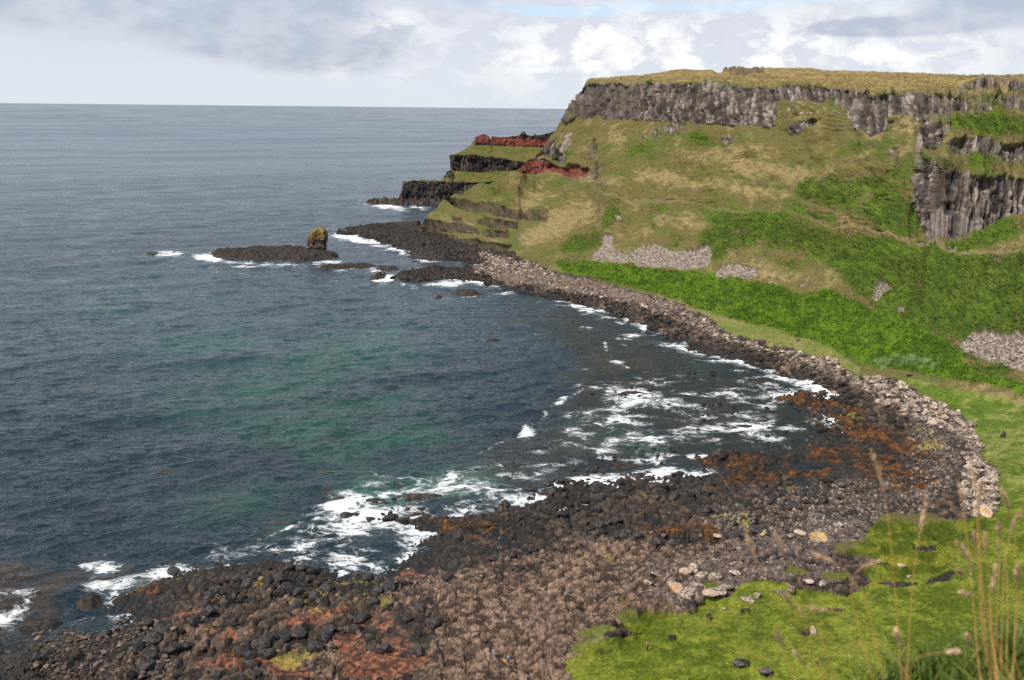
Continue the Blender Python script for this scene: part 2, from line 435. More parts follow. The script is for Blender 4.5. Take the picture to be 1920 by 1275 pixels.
# dark basalt bands on the near headland
for pl in [[(838, 373), (867, 379), (891, 383), (926, 385), (969, 391), (1000, 397), (1033, 405), (1023, 415), (1000, 411), (969, 409), (937, 407), (906, 402), (883, 398), (848, 390)],
           [(842, 405), (867, 408), (865, 417), (845, 414)], [(891, 411), (930, 413), (972, 417), (970, 429), (940, 429), (915, 426), (893, 419)],
           [(797, 400), (809, 411), (840, 419), (867, 422), (898, 432), (900, 440), (867, 438), (828, 434), (797, 421)], [(906, 430), (957, 433), (955, 445), (910, 442)],
           [(793, 419), (828, 438), (867, 448), (906, 454), (960, 458), (958, 467), (900, 465), (860, 459), (820, 450), (795, 434)]]:
    paint('band', pl, 1.25, 2)
for p in [[(1060, 207), (1085, 160), (1110, 154), (1260, 156), (1340, 155), (1398, 162), (1453, 163), (1536, 159), (1622, 169), (1632, 179), (1698, 172), (1733, 174), (1846, 174), (1930, 176), (2400, 190), (2400, 225), (1930, 212),
           (1860, 213), (1800, 216), (1777, 222), (1774, 250), (1760, 286), (1734, 285), (1733, 240), (1720, 222), (1690, 215), (1668, 225), (1662, 255), (1640, 262), (1600, 240), (1585, 205), (1570, 192), (1500, 192), (1460, 192),
           (1452, 238), (1420, 245), (1374, 237), (1329, 235), (1260, 233), (1180, 228), (1110, 222), (1085, 215), (1070, 225), (1052, 232)],
          [(1345, 260), (1370, 260), (1384, 272), (1366, 280), (1350, 270)], [(1195, 254), (1225, 245), (1290, 232), (1285, 246), (1240, 256), (1200, 261)], [(1478, 244), (1500, 232), (1545, 226), (1540, 240), (1500, 248)],
          [(1770, 275), (1829, 266), (1930, 272), (2400, 285), (2400, 312), (1930, 302), (1880, 310), (1855, 297), (1800, 300), (1778, 288)],
          [(1795, 173), (1800, 155), (1830, 146), (1930, 148), (2400, 165), (2400, 192), (1930, 172), (1870, 170)]]:
    paint('crag', p, 1, 5)
paint('organ', [(1732, 300), (1755, 304), (1770, 309), (1812, 326), (1846, 340), (1867, 330), (1930, 337), (2400, 338), (2400, 500), (1930, 500), (1800, 490), (1760, 470), (1744, 460), (1733, 420), (1713, 395), (1720, 350), (1727, 310)], 1, 2)
ell('hollow', 1783, 392, 13, 13, 10, 1, 4)
ell('hollow', 1788, 345, 10, 26, 8, .7, 5)
ell('hollow', 1845, 352, 12, 8, 0, .4, 5)
ell('hollow', 1790, 425, 5, 30, 8, .8, 3)
paint('pipes', [(1745, 402), (1775, 385), (1812, 402), (1830, 420), (1830, 460), (1740, 470)], 1, 4)
ell('band', 1010, 292, 16, 7, 0, .8, 3)
ell('band', 1395, 135, 40, 4, 0, 2.0, 2)
ell('band', 1000, 305, 12, 4, 0, .5, 3)
for e in [(1015, 345, 30, 4, -30), (1020, 360, 14, 3, -60)]:
    ell('tan', *e, .9, 4)
path_px = [(985, 324), (1030, 328), (1070, 336), (1110, 345), (1145, 372), (1180, 378), (1260, 384), (1330, 392), (1380, 400), (1474, 407), (1543, 419), (1622, 434), (1690, 449), (1736, 459), (1760, 466), (1791, 474), (1867, 485), (1920, 490), (2000, 502), (2400, 580)]
stroke('path', path_px, 5, 1.0, 2)
ell('path', 1758, 463, 14, 5, 5, 1, 2)
stroke('path', [(1000, 498), (1060, 505), (1010, 488)], 5, .7, 3)
# sea
for pts, v, b in [
    ([(600, 940), (640, 922), (700, 915), (760, 905), (840, 898), (900, 885), (960, 890), (1040, 880), (1100, 870), (1110, 890), (1040, 905), (960, 925), (900, 945), (820, 955), (760, 950), (700, 965), (640, 985), (600, 970)], 1, 14),
    ([(700, 960), (770, 975), (760, 1000), (700, 990)], .9, 8),
    ([(1090, 745), (1130, 725), (1200, 722), (1290, 735), (1300, 752), (1240, 770), (1170, 768), (1110, 760)], .85, 12),
    ([(1040, 815), (1110, 805), (1170, 812), (1180, 825), (1100, 832), (1050, 828)], .85, 10),
    ([(1150, 850), (1210, 815), (1250, 808), (1275, 830), (1290, 850), (1230, 870), (1160, 880)], .85, 12),
    ([(330, 1050), (420, 1035), (530, 1025), (600, 1040), (600, 1060), (530, 1045), (440, 1058), (340, 1070)], .9, 8),
    ([(570, 1055), (640, 1030), (720, 1030), (800, 1010), (800, 1040), (780, 1070), (720, 1090), (640, 1085)], .9, 8),
    ([(0, 1110), (60, 1120), (120, 1130), (110, 1165), (60, 1170), (0, 1200), (-200, 1200), (-200, 1120)], .75, 14),
    ([(110, 1160), (150, 1130), (200, 1080), (240, 1085), (215, 1130), (180, 1165), (130, 1180)], .8, 10),
    ([(140, 1060), (180, 1052), (235, 1058), (235, 1075), (190, 1080)], 1, 5),
    ([(620, 1035), (690, 1020), (735, 1025), (720, 1038), (650, 1036)], 1.1, 4),
    ([(1000, 568), (1080, 572), (1150, 592), (1190, 608), (1170, 612), (1120, 592), (1060, 580)], .8, 5),
    ([(1150, 630), (1190, 622), (1205, 640), (1170, 648), (1148, 642)], .95, 6),
    ([(1230, 640), (1300, 648), (1380, 672), (1460, 695), (1480, 712), (1420, 700), (1340, 680), (1260, 662)], .9, 6),
    ([(1130, 665), (1170, 670), (1180, 685), (1240, 682), (1200, 690), (1150, 678)], .7, 5),
    ([(1340, 795), (1400, 790), (1450, 800), (1460, 820), (1420, 828), (1390, 815), (1350, 806)], .85, 6),
    ([(1290, 780), (1350, 770), (1430, 775), (1450, 765), (1360, 762), (1290, 770)], .7, 6),
    ([(1390, 745), (1430, 738), (1480, 735), (1470, 745), (1420, 752)], .85, 5),
    ([(1330, 820), (1350, 815), (1365, 840), (1340, 845)], .6, 5),
    ([(870, 640), (930, 633), (1015, 626), (1010, 631), (940, 641), (900, 643)], .6, 4),
    ([(355, 478), (400, 478), (440, 490), (560, 494), (640, 487), (635, 495), (540, 501), (430, 498), (370, 490)], .95, 5),
    ([(272, 472), (330, 470), (356, 474), (340, 479), (290, 478)], 1.1, 4),
    ([(360, 490), (420, 505), (520, 516), (560, 520), (500, 520), (400, 508)], .55, 5),
    ([(608, 438), (640, 434), (700, 452), (765, 468), (760, 476), (690, 458), (620, 444)], 1.0, 4),
    ([(668, 378), (700, 376), (760, 386), (815, 388), (800, 394), (720, 392)], 1.0, 4),
    ([(730, 536), (790, 530), (860, 528), (900, 536), (820, 540)], .85, 4), ([(590, 504), (640, 506), (700, 500), (745, 503), (720, 510), (620, 511)], .8, 4),
    ([(690, 525), (730, 515), (760, 512), (735, 530), (700, 533)], .8, 4), ([(810, 560), (860, 553), (900, 550), (890, 560), (830, 563)], .7, 4),
    ([(680, 472), (700, 474), (690, 479)], .8, 3), ([(900, 540), (960, 545), (990, 555), (930, 553)], .7, 4), ([(1455, 690), (1500, 702), (1530, 722), (1500, 715)], .7, 4),
    ([(820, 880), (870, 865), (930, 870), (900, 890), (840, 895)], .6, 10), ([(100, 790), (150, 800), (210, 805), (160, 808)], .25, 6), ([(1280, 850), (1330, 848), (1350, 858), (1290, 868)], .8, 5),
]:
    paint('foam', pts, v * (.95 if b > 5 else (1.2 if pts[0][1] < 620 else .85)), b * (2.2 if b > 5 else 1.0))
    paint('foam', [(sum(p[0] for p in pts) / len(pts) + (q[0] - sum(p[0] for p in pts) / len(pts)) * 1.25, sum(p[1] for p in pts) / len(pts) + (q[1] - sum(p[1] for p in pts) / len(pts)) * 1.5) for q in pts], v * .5, b * 3)
paint('foam', [(1080, 745), (1180, 700), (1300, 690), (1480, 740), (1460, 830), (1330, 845), (1200, 880), (1040, 880), (980, 860)], .40, 22)
paint('foam', [(580, 960), (700, 905), (900, 880), (1100, 865), (1160, 880), (960, 940), (800, 1040), (700, 1080), (600, 1060), (640, 1000)], .58, 16)
for e in [(1050, 754, 13, 9, -10), (989, 802, 17, 10, -10), (1090, 733, 8, 4, 0), (1020, 778, 14, 3, -25), (640, 950, 34, 14, -10)]:
    ell('foam', *e, 1.25, 6)
for pp in [[(900, 850), (965, 815), (1010, 785), (1050, 755), (1090, 733)], [(480, 1015), (520, 1005), (560, 985), (600, 975)], [(1130, 640), (1150, 668), (1180, 690)]]:
    stroke('foam', pp, 7, .62, 3)
for e in [(560, 800, 150, 22, -5), (640, 790, 70, 22, 0), (430, 812, 40, 12, 0), (640, 860, 90, 8, -5), (720, 765, 60, 18, 0), (380, 790, 90, 10, -4), (880, 890, 60, 14, 0), (700, 905, 50, 10, 0)]:
    ell('sgreen', *e, .75, 22)
for e in [(650, 660, 190, 36, -8), (420, 745, 220, 22, -6), (560, 720, 220, 30, -8), (420, 650, 190, 30, 0), (440, 945, 150, 26, 0), (270, 560, 180, 30, 0), (680, 850, 160, 30, 0), (520, 980, 120, 16, 0), (700, 800, 200, 60, 0)]:
    ell('sgreen', *e, .38, 40)
for e in [(1100, 790, 60, 16, -20), (1150, 825, 100, 18, 0), (850, 905, 90, 22, -5), (700, 935, 80, 20, 0), (1310, 690, 40, 6, 5)]:
    ell('teal', *e, .8, 12)
paint('shoal', [(880, 552), (1000, 570), (1110, 590), (1230, 640), (1480, 710), (1560, 760), (1540, 850), (1250, 860), (1000, 900), (760, 930), (850, 880), (1010, 810), (1080, 750), (1090, 680), (1060, 620), (960, 580)], .9, 20)
for e in [(310, 915, 30, 7, 3), (430, 938, 50, 6, 4), (580, 925, 60, 7, 0), (200, 1090, 140, 30, 0), (60, 1110, 160, 50, 0), (500, 990, 60, 6, 0), (1030, 805, 28, 8, 0), (930, 640, 26, 3, 0), (1180, 735, 24, 6, 0), (60, 1230, 200, 60, 0)]:
    ell('reef', *e, .8, 10)

# ================================================================ terrain
def prof(entries, azs, smooth=5):
    """entries (px, py, mode, value) -> D(az), Z(az)"""
    a, d, z = [], [], []
    for px, py, m, v in entries:
        az, te = ray(px, py)
        if m == 'z':
            D = (v - CAMZ) / te; Z = v
        else:
            D = v; Z = CAMZ + te * v
        a.append(float(az)); d.append(float(D)); z.append(float(Z))
    o = np.argsort(a)
    a, d, z = np.array(a)[o], np.array(d)[o], np.array(z)[o]
    D, Z = np.interp(azs, a, d), np.interp(azs, a, z)
    k = np.hanning(2 * smooth + 3); k /= k.sum()
    pad = lambda q: np.pad(q, smooth + 1, mode='edge')
    return np.convolve(pad(D), k, 'valid'), np.convolve(pad(Z), k, 'valid')


NCOL = 1560
AZ = np.linspace(R(-41), R(42), NCOL)


def az_of(px, py):
    return float(ray(px, py)[0])


def Dz(lst):
    return [(a, b, 'd', v * math.hypot(1, (a - 960) / FPX) * (1.0 + .035 * sst(np.float64(a), 1400, 1800))) for a, b, v in lst]   # distances read along the view axis


def Zz(lst):
    return [(a, b, 'z', v) for a, b, v in lst]


foot = Zz([(780, 440, 1), (800, 437, 2), (850, 450, 3), (900, 462, 4), (960, 476, 6), (1030, 488, 8), (1110, 487, 13), (1180, 492, 15), (1260, 500, 16), (1340, 508, 17), (1420, 522, 17.5), (1500, 540, 18), (1580, 560, 18),
           (1660, 590, 18), (1720, 620, 17), (1760, 645, 16), (1810, 670, 15), (1870, 688, 15), (1920, 703, 15), (2050, 740, 15), (2400, 840, 15)])
pathf = Zz([(985, 324, 45), (1030, 328, 44.5), (1070, 336, 43.5), (1110, 345, 42.5), (1145, 372, 40.5), (1180, 378, 40), (1260, 384, 40), (1330, 392, 40), (1380, 400, 40), (1474, 407, 40), (1543, 419, 40), (1622, 434, 40), (1690, 449, 40),
            (1736, 459, 40), (1760, 466, 40), (1791, 474, 40), (1867, 485, 40), (1920, 490, 40), (2050, 512, 40), (2400, 580, 40)])
top = Dz([(780, 440, 640), (795, 412, 640), (830, 381, 655), (870, 361, 662), (930, 345, 655), (965, 330, 634), (978, 314, 632), (1000, 294, 636), (1020, 278, 640), (1040, 243, 645), (1060, 207, 648), (1080, 185, 650), (1090, 162, 648), (1108, 156, 640),
          (1180, 157, 596), (1260, 158, 566), (1340, 157, 536), (1398, 164, 510), (1453, 165, 492), (1481, 161, 484), (1536, 161, 464), (1622, 171, 428), (1632, 181, 416), (1698, 174, 402), (1733, 176, 386), (1846, 176, 374),
          (1920, 178, 366), (2050, 185, 352), (2400, 200, 330)])
ubase = Dz([(1020, 300, 632), (1040, 262, 635), (1060, 232, 638), (1085, 213, 640), (1110, 218, 632), (1180, 225, 588), (1260, 231, 557), (1340, 234, 527), (1420, 238, 494), (1455, 205, 484), (1500, 194, 466), (1585, 192, 440), (1605, 225, 424), (1640, 258, 406), (1665, 250, 402),
            (1700, 215, 392), (1760, 215, 376), (1860, 211, 367), (1920, 210, 360), (2050, 215, 346), (2400, 230, 324)])
aL, aR = az_of(975, 330), az_of(1020, 300)
aO = az_of(1712, 390)
Df, Zf = prof(foot, AZ)
Dt, Zt = prof(top, AZ, 2)
Dp, Zp = prof(pathf, AZ)
Db, Zb = prof(ubase, AZ, 3)
wl = 1 - sst(AZ, az_of(925, 345), az_of(990, 325))          # left part: no path yet
Dp = np.where(wl > 0, (Df + .88 * (Dt - Df)) * wl + Dp * (1 - wl), Dp); Zp = np.where(wl > 0, (Zf + .90 * (Zt - Zf)) * wl + Zp * (1 - wl), Zp)
wb = 1 - sst(AZ, az_of(1000, 300), az_of(1045, 262))
Db = (Dp + .8 * (Dt - Dp)) * wb + Db * (1 - wb); Zb = (Zp + .85 * (Zt - Zp)) * wb + Zb * (1 - wb)
# red bank behind the path
Dr, Zr = prof(Dz([(960, 330, 636), (985, 305, 629), (1000, 298, 618), (1030, 304, 604), (1060, 316, 592), (1080, 313, 580), (1105, 320, 566), (1125, 352, 548)]), AZ)
wr = sst(AZ, az_of(968, 320), az_of(990, 320)) * (1 - sst(AZ, az_of(1100, 320), az_of(1125, 350)))
Dq, Zq = Dp + 3.0, Zp + 0.2                                # back edge of the path
lerp = lambda t: (Dq + t * (Db - Dq), Zq + t * (Zb - Zq))
K6D, K6Z = lerp(.12); K6D = K6D * (1 - wr) + (Dq + 6) * wr; K6Z = K6Z * (1 - wr) + Zr * wr
K7 = list(lerp(.3)); K8 = list(lerp(.5)); K9 = list(lerp(.68)); K10 = list(lerp(.84))
K6 = [K6D, K6Z]
wo_ = sst(AZ, az_of(1700, 400), az_of(1722, 400))
wo2 = sst(AZ, az_of(1722, 450), az_of(1765, 450))


def over(K, lst, wgt, sm=2):
    D, Z = prof(Dz(lst), AZ, sm)
    K[0] = K[0] * (1 - wgt) + D * wgt
    K[1] = K[1] * (1 - wgt) + Z * wgt


over(K6, [(1722, 456, 344), (1740, 458, 336), (1760, 462, 329), (1770, 458, 328), (1810, 443, 323), (1870, 426, 324), (1920, 413, 327), (2050, 395, 330), (2400, 380, 310)], wo_, 3)
over(K7, [(1712, 395, 366), (1722, 400, 352), (1735, 440, 344), (1745, 456, 339), (1762, 459, 334), (1775, 458, 333), (1810, 460, 331), (1870, 452, 334), (1920, 445, 337), (2050, 430, 340), (2400, 430, 320)], wo_, 1)
over(K8, [(1712, 320, 362), (1722, 308, 354), (1732, 302, 350), (1750, 306, 345), (1770, 313, 341), (1812, 328, 339), (1846, 340, 340), (1867, 332, 342), (1920, 338, 344), (2050, 340, 346), (2400, 340, 328)], wo_, 1)
over(K9, [(1712, 285, 378), (1736, 283, 360), (1774, 284, 350), (1798, 296, 347), (1853, 293, 350), (1874, 307, 349), (1920, 298, 351), (2050, 300, 350), (2400, 310, 332)], wo_, 2)
over(K10, [(1712, 245, 388), (1730, 240, 366), (1752, 234, 355), (1774, 262, 353), (1829, 270, 352), (1870, 273, 353), (1920, 275, 354), (2050, 275, 353), (2400, 290, 334)], wo_, 2)
# plateau
K13 = list(prof(Dz([(1108, 153, 655), (1260, 151, 600), (1340, 150, 570), (1420, 155, 540), (1500, 151, 510), (1580, 155, 484), (1640, 160, 460), (1700, 156, 440), (1770, 158, 420), (1795, 170, 400), (1860, 168, 392), (1920, 170, 388), (2050, 172, 375), (2400, 190, 350)]), AZ, 3))
K14 = list(prof(Dz([(1108, 151, 670), (1260, 149, 640), (1420, 148, 580), (1580, 147, 520), (1700, 149, 470), (1780, 150, 430), (1800, 152, 404), (1830, 147, 398), (1920, 149, 392), (2050, 152, 380), (2400, 170, 354)]), AZ, 3))
K15 = list(prof(Dz([(1108, 151, 700), (1125, 148, 720), (1210, 142, 800), (1235, 136, 830), (1270, 129.5, 850), (1335, 132, 850), (1350, 139, 842), (1358, 132, 848), (1372, 129, 850), (1430, 129, 850), (1490, 128, 850), (1515, 129, 840), (1560, 133, 800), (1680, 138, 700), (1780, 142, 610), (1830, 143, 560), (1920, 142, 540), (2050, 144, 500), (2400, 150, 450)]), AZ, 1))
wd = 1 - sst(AZ, az_of(1086, 160), az_of(1100, 156))       # off the end of the headland everything falls to the sea
for K, dd, zz in ((K13, 14, -22), (K14, 34, None), (K15, 60, None)):
    K[0] = K[0] * (1 - wd) + (Dt + dd) * wd
    K[1] = K[1] * (1 - wd) + ((np.maximum(Zt + zz, -5) if zz else -6 + 0 * Zt)) * wd
K16 = [K15[0] + 80, np.minimum(K15[1] - 60, -6) * wd + (K15[1] - 45) * (1 - wd)]
KEYS = [(Df - 40, Zf - 15), (Df, Zf), (Df + .5 * (Dp - Df), Zf + .47 * (Zp - Zf)), (Dp, Zp), (Dq, Zq), K6, K7, K8, K9, K10, (Db, Zb), (Dt, Zt), K13, K14, K15, K16]
KD = np.array([k[0] for k in KEYS]); KZ = np.array([k[1] for k in KEYS])
for i in range(1, len(KD)):
    KD[i] = np.maximum(KD[i], KD[i - 1] + 0.6)

# shoreline
shore_px = [(1000, 425), (900, 420), (820, 420), (790, 419), (740, 421), (690, 423), (655, 427), (630, 433), (655, 441), (700, 452), (740, 463), (764, 470), (768, 484), (800, 489), (850, 490), (885, 497), (850, 505), (800, 505),
            (750, 513), (733, 525), (760, 530), (830, 528), (900, 531), (950, 543), (985, 552), (1040, 563), (1100, 574), (1160, 593), (1215, 611), (1240, 630), (1290, 651), (1350, 668), (1420, 686), (1480, 706), (1530, 728),
            (1550, 742), (1480, 738), (1455, 746), (1500, 768), (1535, 800), (1520, 838), (1440, 848), (1340, 850), (1290, 862), (1310, 885), (1180, 893), (1030, 905), (1000, 930), (930, 950), (850, 967), (770, 972), (690, 960),
            (640, 962), (660, 975), (760, 990), (800, 1000), (803, 1030), (780, 1070), (700, 1085), (620, 1082), (560, 1052), (520, 1042), (440, 1052), (330, 1068), (250, 1085), (222, 1112), (245, 1160), (200, 1182), (130, 1196),
            (60, 1202), (-20, 1215), (-150, 1240), (-300, 1290), (-600, 1400)]
sw = at_z([p[0] for p in shore_px], [p[1] for p in shore_px])
shore = [tuple(p) for p in sw] + [(-130, 20), (-130, -200), (900, -200), (1200, 1000), (400, 1100), (150, 800)]

ctrl = [(1200, 1200, 6), (1500, 1250, 8.5), (1100, 1290, 5.5), (1700, 1150, 8), (1900, 1270, 11), (1850, 1000, 6.5), (1900, 850, 7.5), (1640, 1010, 4.2), (1400, 1000, 2.6), (1000, 1100, 2.6), (700, 1150, 2.2), (400, 1180, 2.2),
        (600, 1290, 2.8), (850, 1270, 3.2), (1700, 850, 1.6), (1600, 800, .9), (1840, 850, 5), (1640, 725, 5), (1500, 675, 5), (1320, 600, 5), (1150, 545, 5), (1000, 505, 4.5), (930, 480, 3.5), (860, 470, 2.6), (780, 445, 2.4),
        (700, 437, 2.2), (810, 517, 2.4), (880, 515, 2.2), (1500, 600, 10), (1300, 540, 9), (1150, 510, 8), (1000, 495, 6), (1600, 640, 10), (1700, 700, 9), (1420, 875, .8), (1500, 870, .45), (1250, 920, 1.6), (870, 1010, 1.2),
        (1350, 1120, 4.2), (1500, 930, 2.0), (300, 1120, 1.8), (200, 1260, 1.4), (80, 1290, 1), (1560, 1060, 5.5), (1300, 1160, 5.6), (1920, 760, 11), (2100, 900, 12), (2200, 1200, 14), (0, 1400, 3), (400, 1400, 4), (1000, 1500, 7), (1640, 790, 1.5),
        (1780, 790, 4.4), (1780, 900, 4), (1750, 960, 4)] + [(p, q, v) for p, q, m, v in foot[2:]]
cw = np.array([[*at_z(a, b, c), c] for a, b, c in ctrl])


def rbf_fit(P):
    n = len(P)
    d = np.hypot(P[:, None, 0] - P[None, :, 0], P[:, None, 1] - P[None, :, 1])
    A = np.zeros((n + 3, n + 3))
    A[:n, :n] = -d - np.eye(n) * 1.0
    A[:n, n:] = np.c_[np.ones(n), P[:, :2] * .01]
    A[n:, :n] = A[:n, n:].T
    return np.linalg.solve(A, np.r_[P[:, 2], 0, 0, 0])


RW = rbf_fit(cw)


def rbf(x, y):
    s = RW[-3] + RW[-2] * x * .01 + RW[-1] * y * .01
    for i, p in enumerate(cw):
        s = s - RW[i] * np.hypot(x - p[0], y - p[1])
    return s


DF = np.concatenate([np.arange(80, 420, .6), np.arange(420, 960, 1.0)])
cs = 4
azc = AZ[::cs]
xx, yy = np.sin(azc)[:, None] * DF[None], np.cos(azc)[:, None] * DF[None]
Sc = sdist(xx, yy, shore).astype(np.float32)
Rc = rbf(xx, yy)
Lc = np.minimum(Rc, 0) * 0
slope = 0.16 + .10 * sst(yy, 250, 330)
Lc = np.where(Sc > 0, np.minimum(Sc * slope, np.maximum(Rc, .35)), Sc * .2)
Lc = np.maximum(Lc, -5)
Lc += np.maximum(0, 104 - DF)[None] * .5
ci = np.interp(AZ, azc, np.arange(len(azc)))
c0 = np.clip(ci.astype(int), 0, len(azc) - 2); cf = (ci - c0)[:, None]
Lf = Lc[c0] * (1 - cf) + Lc[c0 + 1] * cf
Sf = Sc[c0] * (1 - cf) + Sc[c0 + 1] * cf
px_, py_ = to_px(np.sin(AZ)[:, None] * DF, np.cos(AZ)[:, None] * DF, Lf)
Lf = Lf - look('pool', px_, py_) * 1.6 * (Sf > 0)

NROW = 1200
NSEG = (640, 430, 130)
GD = np.zeros((NCOL, NROW)); GZ = np.zeros((NCOL, NROW))
aleft = az_of(788, 440)
for i, a in enumerate(AZ):
    Z = Lf[i].copy()
    far = DF > KD[1, i] + 4
    if a > aleft:
        Z[far] = -6
        Z = np.maximum(Z, np.interp(DF, KD[:, i], KZ[:, i], left=-30))
        Dall = np.concatenate([DF, KD[1:, i]]); Zall = np.concatenate([Z, KZ[1:, i]])
        o = np.argsort(Dall, kind='stable'); Dall, Zall = Dall[o], Zall[o]      # keep exact cliff feet and tops
    else:
        Dall, Zall = DF, Z
    dD, dZ = np.diff(Dall), np.diff(Zall)
    Dm = (Dall[1:] + Dall[:-1]) / 2; Zm = (Zall[1:] + Zall[:-1]) / 2
    app = np.abs(dD * (CAMZ - Zm) / Dm + dZ) / Dm + .12 * (np.abs(dD) + np.abs(dZ)) / Dm
    s = np.concatenate([[0], np.cumsum(app * np.where(Zm < -1.5, .3, 1.0))])
    cut = np.interp([Dall[0], KD[1, i], KD[11, i] + .5, Dall[-1]], Dall, s)
    t = np.concatenate([np.linspace(cut[q], cut[q + 1], NSEG[q], endpoint=(q == 2)) for q in range(3)])
    GD[i] = np.interp(t, s, Dall); GZ[i] = np.interp(t, s, Zall)
k = np.hanning(9); k /= k.sum()

# smooth the row layout sideways a little so that quads stay regular
def col_smooth(A):
    P = np.pad(A, [(4, 4), (0, 0)], mode='edge')
    return sum(P[j:j + len(A)] * k[j] for j in range(9))


GD, GZ = col_smooth(GD), col_smooth(GZ)
sinA, cosA = np.sin(AZ)[:, None], np.cos(AZ)[:, None]


def surf_normals(P):
    du = np.gradient(P, axis=0); dv = np.gradient(P, axis=1)
    n = np.cross(du, dv)
    n /= np.linalg.norm(n, axis=2, keepdims=True) + 1e-9
    n[n[..., 2] < 0] *= -1
    return n


P = np.stack([sinA * GD, cosA * GD, GZ], -1)
N = surf_normals(P)
steep = sst(1 - N[..., 2], .30, .55)                       # cliffs
X, Y, Z = P[..., 0], P[..., 1], P[..., 2]
PX, PY = to_px(X, Y, Z)
# coordinates that run along and up the slope, so that nothing is stretched where it is steep
N0 = NSEG[0]
Vv = np.concatenate([np.zeros((NCOL, 1)), np.cumsum(np.hypot(np.diff(GD, axis=1), np.diff(GZ, axis=1)), axis=1)], axis=1)
Vv = Vv - Vv[:, N0:N0 + 1]
Uu = AZ[:, None] * 400 + 0 * Vv
seam = sst(np.arange(NROW) - N0 + 0.0, 5, 70)[None, 20:]
UB, VB = Uu[:, N0:], Vv[:, N0:]


def nz(f, oct=4, seed=0, fu=1.0, gain=.5):
    """noise over the terrain at frequency f per metre"""
    out = np.zeros((NCOL, NROW), np.float32)
    out[:, :N0 + 75] = fbm(X[:, :N0 + 75] * f, Y[:, :N0 + 75] * f, oct, seed, gain)
    b_ = fbm(UB * f * fu, VB * f, oct, seed + 3, gain)
    w_ = sst(np.arange(NROW - N0) + 0.0, 5, 70)[None]
    out[:, N0:] = out[:, N0:] * (1 - w_) + b_ * w_
    return out


def wz(su, sv, seed, warp=0.0, tilt=0.0):
    """cells su wide and sv tall on the upper slopes"""
    o_ = [np.ones((NCOL, NROW), np.float32) * .5 for _ in range(3)]
    r_ = worley((UB + VB * tilt) / su + warp * wn1[:, N0:], VB / sv + warp * wn2[:, N0:], seed)
    for a_, b_ in zip(o_, r_):
        a_[:, N0:] = b_
    return o_


wn1 = nz(.10, 5, 3); wn2 = nz(.10, 5, 5)
near = sst(-GD, -330, -120)
wpx = 1660 / np.maximum(GD, 100) * 2.6
QX, QY = PX + wn1 * wpx, PY + wn2 * wpx * .6
M = {k_: look(k_, QX, QY) for k_ in layers}
hi = (Z > 11)
grassy = 1 - M['rock']
grassy = np.where(Z > 16, 1.0, grassy)
edge_n = nz(.3, 5, 11) * .7
grassy = sst(grassy + edge_n * (grassy > .02) * (grassy < .98), .4, .6)
moss = sst(M['moss'] + fbm(X * .35, Y * .35, 4, 12) * .4, .45, .6) * (1 - grassy)
bare = sst(M['bare'] + fbm(X * .9, Y * .9, 3, 13) * .3, .45, .6)
grassy = np.clip(np.maximum(grassy * (1 - bare), moss), 0, 1)
band = sst(M['band'] + nz(.16, 5, 14) * .55, .40, .6) * (M['band'] > .02)
cl_n = nz(.11, 5, 15)
capn = fbm((X + Y) * .06, Z * .06, 3, 16)
organ = sst(M['organ'] + cl_n * .25, .35, .55) * (GD > K7[0][:, None] - 1.0)
upc = sst(M['crag'] + nz(.09, 5, 18, 3.2, .6) * .75 - .05, .40, .55) * (GD > Dq[:, None] + 8)
cliff = np.clip(sst(1 - N[..., 2] + cl_n * .2, .66, .80) * (Z > 8) * (GD > Dq[:, None] + 3) + upc + organ + band * (Z > 3), 0, 1)
red = sst(M['red'], .3, .6)
cliff = np.maximum(cliff, red)
scree = sst(M['scree'] + nz(.22, 5, 17) * .55, .42, .6) * (M['scree'] > .03) * (1 - cliff)
grassy = grassy * (1 - cliff) * (1 - scree)
rock = np.clip(1 - grassy - cliff - scree, 0, 1)

# relief ---------------------------------------------------------
H = np.zeros_like(Z)
# shore rock: slabs, boulders and cracks
e1, e2, id0 = worley(X / 9.5 + wn1 * .5, Y / 9.5 + wn2 * .5, 20)
f1, f2, id1 = worley(X / 3.4 + wn1 * .3, Y / 3.4 + wn2 * .3, 21)
g1, g2, id2 = worley(X / 1.25 + wn2 * .2, Y / 1.25, 22)
h1, h2, id3 = worley(X / .6, Y / .6, 23)
n1 = nz(.09, 4, 51); n2 = nz(.4, 4, 52); n3 = nz(1.6, 3, 53)
rough = sst(nz(.05, 3, 24), -.4, .4)
slab = (id0 - .5) * 1.1 * sst(e2 - e1, 0, .12)
big = (sst(f2 - f1, 0, .25) * (.2 + id1 ** 1.5 * 1.3) - .45) * (.25 + .75 * rough)
mid = (sst(g2 - g1, 0, .45) * (.2 + id2 * 1.1) - .5)
fine = (sst(h2 - h1, 0, .45) * (.3 + id3) - .55)
und = nz(.035, 4, 25, gain=.55)
shore_fade = sst(GZ, -.8, 1.2)
nl_ = nz(.028, 3, 26)
platew = sst(M['plate'] + n1 * .5 + nl_ * .5, .35, .7)
flatw = sst(M['wrack'] + M['sand'] + n2 * .3, .3, .6)
pcr = sst(f2 - f1, 0, .09) * (.75 + .6 * id1) + .5 * (sst(g2 - g1, 0, .12) * (.6 + .4 * id2) - .5)
angu = platew * (1 - .4 * rough)
H += rock * angu * ((pcr - .9) * .42 + sst(h2 - h1, 0, .2) * .18 + n3 * .16 + n2 * .25)
H += rock * (und * 1.0 * shore_fade + slab * .7 * shore_fade + (big * (.62 - .55 * angu) + mid * (.38 - .34 * angu) + fine * .15) * (1 - .8 * flatw) + n2 * .22)
